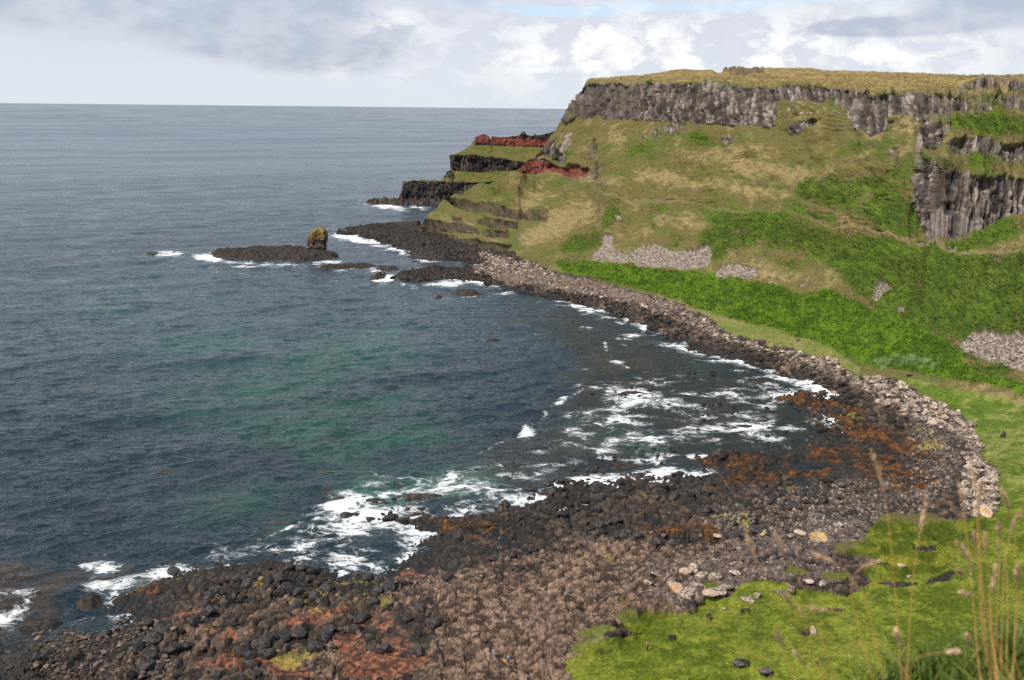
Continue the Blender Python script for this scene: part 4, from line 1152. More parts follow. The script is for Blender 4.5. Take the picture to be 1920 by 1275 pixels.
def rock_proto(seed, sub=3, flat=.7, blocky=.35):
    """unit rock as (verts, faces)"""
    import bmesh
    bm = bmesh.new()
    bmesh.ops.create_icosphere(bm, subdivisions=sub, radius=1.0)
    v = np.array([q.co[:] for q in bm.verts]); f = np.array([[q.index for q in p.verts] for p in bm.faces])
    bm.free()
    r_ = np.random.default_rng(seed)
    r = np.ones(len(v))
    for _ in range(9):                               # planar fractures give facets
        n = r_.normal(size=3); n /= np.linalg.norm(n)
        d = r_.uniform(.52, .92)
        q = v @ n
        v = v - np.outer(np.maximum(q - d, 0), n) * (.6 + blocky)
    s = np.array([r_.uniform(.85, 1.25), r_.uniform(.75, 1.1), flat * r_.uniform(.8, 1.2)])
    v = v * s
    v += .10 * np.stack([fbm(v[:, 0] * 1.7 + seed, v[:, 1] * 1.7 + v[:, 2], 3, seed + j) for j in range(3)], -1)
    return v, f


protos = [rock_proto(100 + i, 3) for i in range(9)]
lows = [rock_proto(200 + i, 1, .7) for i in range(12)]
pm = {}


def rock_mesh(i, mat, smooth=True):
    key = (i, mat.name)
    if key not in pm:
        o = mesh_np('boulder', protos[i][0], protos[i][1], mat, smooth=smooth)
        pm[key] = o.data
        bpy.data.objects.remove(o)
    return pm[key]


def put_boulder(p, r, mat, label, group=None, name='boulder', rz=None, sc=(1, 1, 1), cat='boulder'):
    o = bpy.data.objects.new(name, rock_mesh(random.randrange(9), mat))
    o.location = (p[0], p[1], p[2] + r * .22)
    o.rotation_euler = (random.uniform(-.25, .25), random.uniform(-.25, .25), random.uniform(0, 6.28) if rz is None else rz)
    o.scale = (r * sc[0], r * sc[1], r * sc[2])
    link(o)
    return tag(o, label, cat, group)


# ---------------------------------------------------------------- reefs, islet, sea stack
reef_n = [0]


def reef(outline, h, label, name='skerry', res=.55, cat='rock', slope=.55, group=None, mat=None, tilt=0.0):
    reef_n[0] += 1
    sd0 = 300 + reef_n[0] * 7
    W = at_z([p[0] for p in outline], [p[1] for p in outline])
    cx_, cy_ = W.mean(0)
    poly = [tuple(q) for q in W - [cx_, cy_]]
    x0, y0 = W.min(0) - [cx_, cy_] - 4; x1, y1 = W.max(0) - [cx_, cy_] + 4
    nx, ny = int((x1 - x0) / res) + 2, int((y1 - y0) / res) + 2
    gx, gy = np.meshgrid(np.linspace(x0, x1, nx), np.linspace(y0, y1, ny), indexing='ij')
    wx, wy = gx + cx_, gy + cy_
    d = sdist(gx, gy, poly) + fbm(wx * .15, wy * .15, 4, sd0) * 2.4 * min(1, h / 2)
    q1, q2, qi = worley(wx / 4.2, wy / 4.2, sd0 + 1); r1, r2, ri = worley(wx / 1.7, wy / 1.7, sd0 + 2)
    z = np.where(d > 0, h * (1 - np.exp(-d * slope / max(h, .1) * 1.6)), d * .8)
    z = z + (sst(d, -1, 2)) * ((sst(q2 - q1, 0, .3) * (.2 + qi) - .4) * min(1.5, h * .5) + (sst(r2 - r1, 0, .4) * (.3 + ri) - .5) * .55 * min(1, h * .5) + fbm(wx * .08, wy * .08, 3, sd0 + 3) * h * .35) + tilt * gx * sst(d, 0, 4)
    z = np.maximum(z, -1.5)
    ii_ = np.arange(nx * ny).reshape(nx, ny)
    q_ = np.stack([ii_[:-1, :-1], ii_[1:, :-1], ii_[1:, 1:], ii_[:-1, 1:]], -1).reshape(-1, 4)
    kz_ = (z > -1.4)
    keepq = (kz_[:-1, :-1] | kz_[1:, 1:]).reshape(-1)
    o = mesh_np(name, np.stack([gx, gy, z], -1).reshape(-1, 3), q_[keepq], mat or m_reef)
    o.location = (cx_, cy_, 0)
    return tag(o, label, cat, group), (cx_, cy_)


reef([(395, 479), (402, 473), (430, 471), (470, 468), (520, 467), (570, 467), (612, 471), (634, 479), (628, 484), (600, 486), (560, 489), (480, 490), (430, 487), (402, 483)], 2.6,
     'long low dark rock islet that carries the yellow-topped sea stack', 'rock_islet', .6, 'islet')
reef([(596, 503), (620, 499), (660, 497), (700, 497), (708, 501), (690, 506), (640, 507), (602, 506)], 1.6, 'low rock skerry between the islet and the dark reef, foam on its near side')
reef([(701, 502), (715, 499), (735, 500), (747, 504), (740, 508), (706, 507)], 1.3, 'small skerry just right of the longer low skerry')
reef([(693, 522), (705, 517), (722, 515), (721, 523), (705, 527), (694, 526)], 2.2, 'dark knobbly skerry off the left tip of the black reef')
reef([(816, 557), (824, 553), (832, 556), (828, 560), (817, 560)], 1.4, 'smallest black rock out in the bay')
reef([(847, 551), (862, 547), (885, 547), (898, 551), (890, 556), (870, 557), (850, 555)], 2.0, 'black two-humped rock out in the bay beside the smaller one')
reef([(767, 484), (772, 474), (800, 471), (840, 474), (858, 482), (842, 489), (795, 489)], 4.2, 'rounded rock hump at the seaward corner of the black ledge', slope=.9)
reef([(274, 475), (286, 473), (298, 475), (288, 477)], .7, 'brown rock awash in the white foam left of the islet')
reef([(730, 524), (750, 513), (800, 506), (850, 504), (890, 508), (880, 520), (830, 527), (765, 529)], 3.0, 'black reef arm running out from the shingle cove', 'reef', .5)
reef([(640, 432), (700, 427), (760, 424), (850, 425), (930, 440), (945, 462), (900, 478), (860, 474), (820, 462), (770, 458), (735, 450), (690, 441)], 3.0, 'wide black rock ledge below the banded grassy headland', 'reef', .6, mat=m_reef)

k_ = 0
for (ex, ey, rx, ry, hh_, lb) in [(665, 968, 22, 7, .6, 'brown weedy rock awash at the left end of the surf'), (720, 946, 16, 5, .5, 'brown rock breaking the white surf left of centre'),
                                  (790, 930, 40, 5, .5, 'long brown rock ridge in the middle of the white surf'), (950, 898, 18, 5, .7, 'dark rock at the top edge of the white surf'),
                                  (1182, 737, 22, 5, .5, 'brown rock inside the foam patch of the inner bay'), (1345, 770, 26, 4, .5, 'dark flat rock awash near the kelp shore'),
                                  (1395, 802, 32, 4, .4, 'brown flat reef inside the curling foam'), (925, 639, 14, 3, .4, 'lone brown rock awash in the open bay'),
                                  (170, 1122, 15, 9, 1.2, 'rounded black rock in the foam at lower left'), (700, 940, 20, 5, .6, 'weedy rock between two white surf tongues'),
                                  (1170, 872, 26, 5, .7, 'brown rock strip where the surf ends near the black boulders'), (70, 1165, 30, 8, .5, 'dark reef awash at the lower left edge'),
                                  (640, 935, 14, 4, .4, 'small brown rock in the broken wave crest')]:
    ol = [(ex + rx * math.cos(a_) * (1 + .25 * math.sin(3 * a_ + ex)), ey + ry * math.sin(a_) * (1 + .3 * math.sin(2 * a_ + ey))) for a_ in np.linspace(0, 6.283, 12, endpoint=False)]
    reef(ol, hh_, lb, 'surf_rock', .3, 'rock', .5, 'rocks awash in the bay')

# sea stack: craggy block with lichen on its upper half
sb = at_z(594, 469, 1.5)
import bmesh
bm = bmesh.new(); bmesh.ops.create_icosphere(bm, subdivisions=6, radius=1.0)
sv = np.array([q.co[:] for q in bm.verts]); sf = np.array([[q.index for q in p.verts] for p in bm.faces]); bm.free()
an = np.arctan2(sv[:, 1], sv[:, 0]); hz_ = sv[:, 2]
box = np.maximum(np.abs(sv[:, 0]), np.maximum(np.abs(sv[:, 1]), np.abs(sv[:, 2]) * .95))
sv = sv / box[:, None] ** .92
tz = (sv[:, 2] + 1) / 2
sv = np.stack([sv[:, 0] * 5.0, sv[:, 1] * 4.8, sv[:, 2] * 6.6], -1)
sv[:, 0] += .9 * tz
sv[:, 2] += np.where(sv[:, 2] > 2, np.interp(sv[:, 0], [-5, -2.5, -.5, 1.5, 3.5, 6], [-3.4, -2.6, -.7, .7, .4, -1.6]), 0)
b1, b2, bi = worley(an * 2.2 + sv[:, 2] * .05, sv[:, 2] / 2.6, 401)
c1_, c2_, ci_ = worley(sv[:, 0] / 1.3 + sv[:, 1] * .3, sv[:, 2] / 1.1 + sv[:, 1] * .4, 402)
rr = (sst(b2 - b1, 0, .25) * (.3 + bi) - .5) * 1.5 + (sst(c2_ - c1_, 0, .3) * (.3 + ci_) - .5) * .8 + fbm(sv[:, 0] * .35 + 5, sv[:, 2] * .35 + sv[:, 1] * .3, 4, 403) * 1.0
nrm = sv / (np.linalg.norm(sv, axis=1, keepdims=True) + 1e-6)
sv = sv + nrm * rr[:, None]
lich = sst(sv[:, 2] + 2.4 * fbm(sv[:, 0] * .5, sv[:, 1] * .5 + sv[:, 2] * .5, 4, 404), .2, 3.0)
scol = mixc(mixc(c3(.06, .045, .038) + 0 * sv, c3(.20, .15, .11), ci_), mixc(c3(.13, .10, .03) + 0 * sv, c3(.27, .18, .045), sst(fbm(sv[:, 0] * .9, sv[:, 2] * .9, 3, 405), -.3, .4)), lich * .85)
m_stack = surf_mat('lichened_stack_rock', .9, .25, 1.5)
stack = mesh_np('sea_stack', sv, sf, m_stack, attrs={'Col': scol.astype(np.float32)})
stack.location = (sb[0], sb[1], 7.6)
tag(stack, 'craggy upright sea stack with yellow lichen on top, standing on the islet', 'sea stack')

# ---------------------------------------------------------------- boulders
cell = np.abs(np.gradient(GD, axis=1)) * GD * (AZ[1] - AZ[0])
vis = (PX > -20) & (PX < 1940) & (PY > 400) & (PY < 1300)
flat_i = np.arange(NCOL * NROW)


def sample(wt, n):
    p_ = (wt * cell * vis).ravel().astype(np.float64); p_ /= p_.sum()
    return rng.choice(flat_i, n, p=p_)


zz = P[..., 2]
wet_band = rock * sst(zz, -.2, .3) * (1 - sst(zz, 1.8, 3.2))
clump = sst(nz(.06, 3, 91), -.2, .4)
w_dark = wet_band * (1 - M['wrack']) * (1 - .8 * sst(M['kelp'], .2, .6)) * (.12 + clump) * (1 - .85 * M['plate'])
farb = sst(GD, 225, 260) * sst(PX, 900, 1000)
w_pale = rock * sst(M['pale'] + .3 * n1, .35, .6) * sst(zz, 1.6, 3.0) * (1 - .8 * M['brownshingle'])
w_mix = rock * sst(M['shingle'] + M['pink'] * .8 + n1 * .3, .3, .7)
w_cob = rock * ((PX > 60) & (PX < 330) & (PY > 1165)) * 1.0
w_plate = rock * M['plate']
rocks = []                                            # (index, radius, kind)
for wt, n, lo, hi, kind in ((w_dark * (1 + 1.5 * farb), 5200, .24, 1.7, 'dark'), (w_pale, 3600, .26, 1.5, 'pale'), (w_mix, 2600, .16, .55, 'mix'), (w_cob, 900, .28, .62, 'cob'),
                            (w_plate, 260, .3, .8, 'plate'), (scree * (Z > 8), 2600, .18, .6, 'pale')):
    for i_ in sample(wt, n):
        u_ = rng.random()
        r_ = lo + (hi - lo) * u_ ** 4.2
        if kind == 'pale' and GD.ravel()[i_] > 330:
            r_ *= .8
        rocks.append((int(i_), r_, kind))
Pr = P.reshape(-1, 3)
PXr, PYr, GDr = PX.ravel(), PY.ravel(), GD.ravel()
rocks.sort(key=lambda q: -q[1] / GDr[q[0]])
quota = {'dark': 105, 'pale': 95, 'mix': 22, 'cob': 42, 'plate': 12}
matk = {'dark': m_dark, 'pale': m_pale, 'mix': m_dusk, 'cob': m_brown, 'plate': m_brown}


def zone(kind, x_, y_):
    if kind == 'cob':
        return 'rounded brown cobble in the corner bed', 'rounded cobbles at the lower left corner'
    if kind == 'plate':
        return 'loose block on the brown platform', 'loose blocks on the brown platform'
    if kind == 'mix':
        return 'dark stone in the grey shingle', 'dark stones in the grey shingle'
    if kind == 'dark':
        if y_ < 560: return 'black boulder by the far cove', 'black boulders by the far cove'
        if x_ > 1050 and y_ < 730: return 'black boulder under the pale storm beach', 'black boulders along the far curve of the bay'
        if x_ > 1420: return 'black boulder on the kelp flats', 'black boulders on the kelp flats'
        if x_ > 1000: return 'black boulder where surf meets near shore', 'black boulders at the end of the surf'
        if x_ > 560: return 'black boulder behind the white surf', 'black boulders behind the surf'
        return 'black boulder on the dark shore', 'black boulders on the lower left shore'
    if y_ < 520 and x_ > 1050 or y_ < 600 and x_ > 1320: return 'pale stone of a scree patch', 'pale stones of the scree patches'
    if x_ < 1320: return 'pale stone on the far storm beach', 'pale stones on the far storm beach'
    if x_ < 1600: return 'pale boulder below the meadow grass', 'pale boulders below the meadow grass'
    if y_ < 860: return 'pale boulder on the beach crest', 'pale boulders on the beach crest'
    return 'pale boulder beside the lawn', 'pale boulders at the right end of the bay'


lowv, lowf, lowc, base_i = [], [], [], 0
kc_ = {'dark': (c3(.016, .014, .013), c3(.075, .055, .042)), 'pale': (c3(.055, .040, .032), c3(.50, .40, .32)), 'mix': (c3(.05, .04, .037), c3(.30, .24, .21)), 'cob': (c3(.07, .05, .04), c3(.18, .125, .10)),
       'plate': (c3(.11, .075, .055), c3(.22, .16, .12))}
for i_, r_, kind in rocks:
    p_ = Pr[i_]
    if quota[kind] > 0 and 0 < PXr[i_] < 1920 and PYr[i_] < 1270:
        quota[kind] -= 1
        lb, gp = zone(kind, PXr[i_], PYr[i_])
        sz = 'large ' if r_ > 1.0 else ('small ' if r_ < .6 else '')
        lb = sz + lb.replace('big ', '').replace('small ', '')
        if kind == 'pale':
            lb += ', ' + next(w_ for y_, w_ in ((520, 'on the upper fans'), (600, 'near the far cove'), (680, 'below the meadow'), (740, 'by the tall blue-green grass'), (800, 'level with the upper kelp'),
                                               (860, 'level with the lower kelp'), (920, 'level with the grey shingle'), (9999, 'by the lichened outcrop')) if PYr[i_] < y_)
        if kind == 'dark':
            lb += ', at the water' if p_[2] < .7 else ', higher up'
        band_ = int(PXr[i_] // 110)
        lb += ', ' + ['far left', 'left', 'left of the surf', 'near the small cobbles', 'left of centre', 'below the white surf', 'by the surf tongue', 'below mid bay', 'by the people', 'centre', 'right of centre', 'by the boulder row', 'below the kelp pools', 'by the kelp pools', 'by the sandy pool', 'right', 'far right', 'right edge', 'edge'][band_] if band_ < 19 else ''
        put_boulder(p_, r_, matk[kind], lb, gp, 'cobble' if kind == 'cob' else 'boulder', cat='cobble' if kind == 'cob' else 'boulder')
        continue
    v_, f_ = lows[rng.integers(12)]
    v_ = v_ * rng.uniform(.7, 1.3, 3)
    a_ = rng.random() * 6.28; ca, sa = math.cos(a_), math.sin(a_)
    vv = v_ * r_
    lowv.append(np.stack([vv[:, 0] * ca - vv[:, 1] * sa + p_[0], vv[:, 0] * sa + vv[:, 1] * ca + p_[1], vv[:, 2] + p_[2] + r_ * .15], -1))
    lowf.append(f_ + base_i); base_i += len(v_)
    t_ = rng.random() ** (1.7 if kind in ('pale', 'cob') else 2.2)
    lowc.append(np.broadcast_to(kc_[kind][0] * (1 - t_) + kc_[kind][1] * t_, (len(v_), 3)))
pc_ = rng.uniform(0, 1, (60, 2))
for k_ in range(420):                                # rocks just breaking the surface of the shallows
    cxp, cyp = [(1180, 740), (1330, 775), (1400, 810), (1240, 850), (1150, 870), (1470, 760), (1300, 700), (1100, 880), (960, 915), (760, 950), (1500, 800), (1440, 720)][rng.integers(12)]
    sp_ = rng.normal(0, 1, 2)
    xy_ = at_z(cxp + sp_[0] * 42, cyp + sp_[1] * 11)
    r_ = .22 + .7 * rng.random() ** 3
    v_, f_ = lows[rng.integers(12)]
    a_ = rng.random() * 6.28; ca, sa = math.cos(a_), math.sin(a_)
    vv = v_ * r_ * rng.uniform(.7, 1.4, 3)
    lowv.append(np.stack([vv[:, 0] * ca - vv[:, 1] * sa + xy_[0], vv[:, 0] * sa + vv[:, 1] * ca + xy_[1], vv[:, 2] * .8 + .05], -1))
    lowf.append(f_ + base_i); base_i += len(v_)
    lowc.append(np.broadcast_to(c3(.018, .014, .012) + c3(.05, .028, .014) * np.float32(rng.random() ** 2), (len(v_), 3)))
sets_ = {}
for q_ in C.objects:
    if q_.get('group') and q_.get('category') in ('boulder', 'cobble'):
        sets_.setdefault(q_['label'], []).append(q_)
for lb_, st_ in sets_.items():
    if len(st_) < 2 or len(lb_.split()) > 14:
        continue
    pp_ = {q_.name: to_px(np.float64(q_.location.x), np.float64(q_.location.y), np.float64(q_.location.z)) for q_ in st_}
    left_ = sorted(st_, key=lambda q_: pp_[q_.name][0])
    left_[0]['label'] = lb_ + ', leftmost'; left_[-1]['label'] = lb_ + ', rightmost'
    rest_ = sorted(left_[1:-1], key=lambda q_: pp_[q_.name][1])
    if rest_:
        rest_[0]['label'] = lb_ + (', topmost' if len(rest_) > 1 else ', middle one')
    if len(rest_) > 1:
        rest_[-1]['label'] = lb_ + ', lowest'
    rest_ = sorted(rest_[1:-1], key=lambda q_: -q_.scale[0])
    if len(rest_) > 0:
        rest_[0]['label'] = lb_ + ', biggest of the rest' if len(lb_.split()) < 13 else lb_
m_loose = surf_mat('loose_stone', .85, .08, 3.0)
st = mesh_np('loose_stones', np.concatenate(lowv), np.concatenate(lowf), m_loose, smooth=False, attrs={'Col': np.concatenate(lowc).astype(np.float32)})
tag(st, 'countless smaller stones strewn over the shore and scree', 'stones', kind='stuff')

# single stones one can point at
for (bx, by, r_, mt, lb) in [
    (1482, 1108, 1.15, m_pale, 'smooth oval pale stone at the near lawn edge, right one of a pair'), (1462, 1114, .95, m_pale, 'rounder pale stone of the pair at the edge of the near lawn'),
    (1343, 1007, .95, m_lich, 'orange-tan round boulder alone on the grey shingle'), (1575, 986, .85, m_lich, 'boulder with orange lichen near the sandy pool'),
    (1605, 987, .85, m_dusk, 'grey-brown boulder right of the orange lichen one by the sandy pool'), (1705, 1082, .6, m_pale, 'small white stone lying in the mossy lawn'),
    (1688, 1062, .7, m_lich, 'half sunken lichened stone in the mossy hollow'), (1525, 1186, .95, m_lich, 'reddish rock poking out of the middle of the near lawn'),
    (1384, 1247, .9, m_dusk, 'left one of two dark rocks low in the near lawn'), (1436, 1261, .95, m_dusk, 'right one of two dark rocks at the bottom of the near lawn'),
    (1357, 1142, .5, m_pale, 'little pale stone on the lawn edge near the lichened slabs'), (1400, 1127, 1.1, m_pale, 'lichen speckled block at the lawn edge left of the pale pair'),
    (1420, 1118, 1.0, m_pale, 'lichen speckled block touching the pale oval pair'), (1055, 903, 1.5, m_dark, 'largest rounded black boulder in the row at the surf'),
    (1068, 901, 1.3, m_dark, 'rounded black boulder second in the row at the surf'), (1033, 905, 1.1, m_dark, 'black boulder at the left end of the row at the surf'),
    (1125, 878, 1.4, m_dark, 'brown-topped black boulder standing out in the foam above the row'), (1095, 897, 1.2, m_dark, 'black boulder right of the row at the surf'),
    (1243, 852, .9, m_dark, 'left of two black boulders alone in shallow water'), (1268, 848, 1.1, m_dark, 'right of two black boulders alone in shallow water'),
    (692, 976, 1.1, m_dark, 'dark round boulder surrounded by white foam left of the shore'), (1497, 640, 1.0, m_dusk, 'lone upright grey stone in the meadow grass'),
    (1705, 705, 1.2, m_dusk, 'flat reddish stone in the bright grass behind the beach'), (1645, 712, 1.9, m_pale, 'largest pale boulder on the grass behind the beach crest'),
    (1624, 713, 1.5, m_pale, 'pale boulder just left of the largest one on the beach crest'), (1565, 738, 1.3, m_lich, 'orange flecked boulder at the left end of the big pale boulders'),
    (1850, 965, 1.9, m_lich, 'lichened rock outcrop beside the lawn at the right end of the bay'), (1830, 955, 1.3, m_lich, 'smaller lichened rock beside the outcrop at the right end'),
    (1567, 806, 1.0, m_dark, 'smooth dark boulder alone on the wet flat left of the kelp'), (1690, 855, 1.0, m_dark, 'dark pointed boulder in the orange kelp'),
    (1410, 975, .9, m_dusk, 'brown boulder in the shingle above the sandy pool'), (1440, 942, 1.2, m_dusk, 'rounded grey boulder beside the small pool'),
    (1580, 912, 1.4, m_dusk, 'broad flat boulder in the shingle between pools and lawn'),
]:
    g_ = ground(bx, by)
    if g_ is not None:
        put_boulder(g_, r_, mt, lb, sc=(1.1, .85, .8))
for j, (bx, by, r_) in enumerate([(1285, 1075, 1.3), (1300, 1068, 1.5), (1315, 1080, 1.4), (1340, 1085, 1.6), (1270, 1110, 1.8), (1290, 1118, 1.7), (1345, 1112, 1.9), (1360, 1105, 1.5), (1330, 1118, 1.5), (1262, 1100, 1.4), (1305, 1100, 1.3),
                                 (1480, 1010, 1.1), (1500, 1002, 1.2), (1230, 1080, 1.0), (1215, 1095, 1.1), (1380, 1075, 1.0), (1515, 1092, 1.0), (1540, 1098, .9)]):
    g_ = ground(bx, by)
    if g_ is not None:
        put_boulder(g_, r_, m_lich if j % 4 == 0 else m_pale, 'lichen crusted slab above the near lawn, one of a jumble', 'lichen crusted slabs above the near lawn', 'rock_slab', sc=(1.15, .9, .6), cat='rock')

# ---------------------------------------------------------------- white flowers on the near lawn
fv, ff, nfb = [], [], 0
wfl = grassy * M['lawn'] * (GD < 210) * sst(nz(.12, 3, 92), -.1, .3)
for i_ in sample(wfl, 300):
    p_ = Pr[i_]; s_ = rng.uniform(.04, .09)
    v_, f_ = lows[0]
    fv.append(v_ * [s_, s_, s_ * .5] + p_ + [0, 0, .22]); ff.append(f_ + nfb); nfb += len(v_)
m_flower = noise_mat('white_petals', (.62, .62, .52), (.8, .8, .75), 30, .8, .01)
tag(mesh_np('flowers', np.concatenate(fv), np.concatenate(ff), m_flower), 'tiny white wild flowers sprinkled over the near lawn', 'flowers', kind='stuff')
# ---------------------------------------------------------------- tufts of grass, bracken and tussocks
Cfl = COL.reshape(-1, 3)
vis2 = (PX > -20) & (PX < 1960) & (PY > 110) & (PY < 1300)


def tufts(name, wt, n, h0, h1, wid, label, cat, lean=1.1, jit=.28, gain=1.35):
    p_ = (wt * cell * vis2).ravel().astype(np.float64); p_ /= p_.sum()
    ids_ = rng.choice(flat_i, n, p=p_)
    base = Pr[ids_].astype(np.float64)
    yaw = rng.uniform(0, 6.283, (n, 3)); h_ = rng.uniform(h0, h1, (n, 1)); ww = h_ * wid
    off = rng.normal(0, 1, (n, 3, 2)) * h_[..., None] * .35
    V_ = np.zeros((n, 3, 3, 3))
    cx_, sx_ = np.cos(yaw), np.sin(yaw)
    b0 = base[:, None, :] + np.concatenate([off, np.zeros((n, 3, 1)) - .05], -1)
    V_[:, :, 0] = b0 + np.stack([cx_ * ww, sx_ * ww, 0 * cx_], -1)
    V_[:, :, 1] = b0 - np.stack([cx_ * ww, sx_ * ww, 0 * cx_], -1)
    V_[:, :, 2] = b0 + np.stack([rng.normal(0, lean, (n, 3)) * h_, rng.normal(0, lean, (n, 3)) * h_, h_ * rng.uniform(.6, 1.1, (n, 3))], -1)
    col = Cfl[ids_] * gain * rng.uniform(1 - jit, 1 + jit, (n, 1))
    col = np.repeat(np.clip(col, 0, 1), 9, axis=0)
    m_ = mesh_np(name, V_.reshape(-1, 3), np.arange(n * 9).reshape(-1, 3), m_grass, smooth=False, attrs={'Col': col.astype(np.float32)})
    return tag(m_, label, cat, kind='stuff')


gz_ = (grassy > .6) & (M['path'] < .3)
tufts('lawn_grass', gz_ * (M['lawn'] > .4) * (GD < 260), 42000, .08, .20, .4, 'short bright grass of the lawn beside the bay', 'grass')
tufts('bracken', gz_ * sst(M['fern'] + M['dfern'], .3, .7) * (GD > 230), 40000, .22, .48, .5, 'thick green bracken on the lower slope and flat', 'bracken')
tufts('tussock_grass', gz_ * (1 - sst(M['fern'] + M['dfern'], .3, .7)) * (GD > 230) * (1 - .6 * (GD > 650)), 60000, .16, .42, .45, 'dry olive and straw coloured tussock grass of the slopes', 'grass')
# ================================================================ people
def plain_mat(name, col, rough=.8):
    m = bpy.data.materials.new(name)
    m.use_nodes = True
    t = NT(m.node_tree)
    b = t.n['Principled BSDF']
    tc = t.add('ShaderNodeTexCoord')
    nz_ = t.add('ShaderNodeTexNoise', {}, Vector=tc.outputs['Object'], Scale=14.0, Detail=3.0)
    vm = t.add('ShaderNodeVectorMath', {'operation': 'SCALE'}, Scale=t.ramp(nz_.outputs['Fac'], .3, .7, .8, 1.2, 'LINEAR'))
    vm.inputs[0].default_value = col
    t.l.new(vm.outputs[0], b.inputs['Base Color'])
    b.inputs['Roughness'].default_value = rough
    return m


def skin_obj(name, pts, edges, rad, mat, parent=None, sub=1, root=0):
    me = bpy.data.meshes.new(name)
    me.from_pydata([tuple(p) for p in pts], edges, [])
    o = bpy.data.objects.new(name, me)
    C.objects.link(o)
    sk = o.modifiers.new('s', 'SKIN')
    for i, r_ in enumerate(rad):
        sv_ = me.skin_vertices[0].data[i]
        sv_.radius = (r_, r_) if not isinstance(r_, tuple) else r_
        sv_.use_root = (i == root)
    ss = o.modifiers.new('b', 'SUBSURF'); ss.levels = sub; ss.render_levels = sub
    dg = bpy.context.evaluated_depsgraph_get()
    nm = bpy.data.meshes.new_from_object(o.evaluated_get(dg))
    for p_ in nm.polygons:
        p_.use_smooth = True
    nm.materials.clear(); nm.materials.append(mat)
    bpy.data.objects.remove(o)
    q = bpy.data.objects.new(name, nm)
    return link(q, parent)


def skeleton(stride, arm, bend=0.0):
    """joints of a 1.72 m walker facing +Y; stride in m, arm swing in m"""
    f = lambda z: bend * max(0, z - .95) * .6
    J = {'pelvis': (0, 0, .95), 'waist': (0, f(1.1), 1.1), 'chest': (0, f(1.32), 1.32), 'neck': (0, f(1.47) + .01, 1.47), 'head': (0, f(1.6) + .03, 1.585), 'crown': (0, f(1.68) + .02, 1.66), 'nose': (0, f(1.58) + .125, 1.575)}
    for s, n in ((-1, 'l'), (1, 'r')):
        st_ = stride * s
        J[n + 'hip'] = (s * .09, 0, .90); J[n + 'knee'] = (s * .10, st_ * .45 + .04, .49); J[n + 'ankle'] = (s * .10, st_ - .02, .09); J[n + 'toe'] = (s * .115, st_ + .15, .035)
        J[n + 'sh'] = (s * .18, f(1.4), 1.40); J[n + 'elb'] = (s * .24, f(1.15) - s * arm * .4 - .03, 1.13); J[n + 'wr'] = (s * .25, f(.95) - s * arm + .06, .90); J[n + 'palm'] = (s * .25, f(.9) - s * arm + .08, .835)
    return J


def make_person(stride, arm, bend, cols):
    root = bpy.data.objects.new('person', None); root.empty_display_size = .3; link(root)
    J = skeleton(stride, arm, bend)
    pts, rad, ed, ix = [], [], [], {}
    def put(n, p, r_, par=None):
        ix[n] = len(pts); pts.append(p); rad.append(r_)
        if par:
            ed.append((ix[par], ix[n]))
    put('pelvis', J['pelvis'], .125); put('waist', J['waist'], .11, 'pelvis'); put('chest', J['chest'], .13, 'waist'); put('neck', J['neck'], .052, 'chest'); put('head', J['head'], .088, 'neck'); put('crown', J['crown'], .07, 'head')
    put('nose', J['nose'], .015, 'head')
    for n in 'lr':
        put(n + 'hip', J[n + 'hip'], .085, 'pelvis'); put(n + 'knee', J[n + 'knee'], .055, n + 'hip'); put(n + 'ankle', J[n + 'ankle'], .04, n + 'knee'); put(n + 'toe', J[n + 'toe'], .035, n + 'ankle')
        put(n + 'sh', J[n + 'sh'], .06, 'chest'); put(n + 'elb', J[n + 'elb'], .042, n + 'sh'); put(n + 'wr', J[n + 'wr'], .028, n + 'elb'); put(n + 'palm', J[n + 'palm'], (.035, .018), n + 'wr')
        s = -1 if n == 'l' else 1
        bx, by, bz = J[n + 'palm']
        for k2, (oy, ln) in enumerate(((-.030, .065), (-.010, .080), (.010, .075), (.028, .06))):
            put(n + 'f%d' % k2, (bx, by + oy, bz - .05), .009, n + 'palm'); put(n + 'g%d' % k2, (bx - s * .015, by + oy, bz - .05 - ln * .6), .007, n + 'f%d' % k2)
        put(n + 'th', (bx - s * .012, by + .05, bz - .02), .010, n + 'wr')
    M_ = {k2: (person_mats.setdefault(v, plain_mat(k2 + '_cloth', v))) for k2, v in cols.items()}
    skin_obj('body', pts, ed, rad, M_['skin'], root)
    jn = ['pelvis', 'waist', 'chest', 'neck', 'lsh', 'lelb', 'lwr', 'rsh', 'relb', 'rwr']
    jr = [.145, .135, .16, .075, .085, .065, .047, .085, .065, .047]
    skin_obj('jacket', [J[q] for q in jn], [(0, 1), (1, 2), (2, 3), (2, 4), (4, 5), (5, 6), (2, 7), (7, 8), (8, 9)], jr, M_['top'], root)
    tn = ['pelvis', 'lhip', 'lknee', 'lankle', 'rhip', 'rknee', 'rankle']
    skin_obj('trousers', [J[q] for q in tn], [(0, 1), (1, 2), (2, 3), (0, 4), (4, 5), (5, 6)], [.14, .10, .075, .06, .10, .075, .06], M_['legs'], root)
    for n in 'lr':
        a_, b_ = J[n + 'ankle'], J[n + 'toe']
        skin_obj('shoe', [(a_[0], a_[1] - .03, .05), b_], [(0, 1)], [.052, .045], M_['shoe'], root)
    h_ = J['head']
    skin_obj('hair', [(0, h_[1] - .03, h_[2] - .02), (0, h_[1] - .02, h_[2] + .06), (0, h_[1] + .03, h_[2] + .10)], [(0, 1), (1, 2)], [.085, .092, .06], M_['hair'], root)
    return root


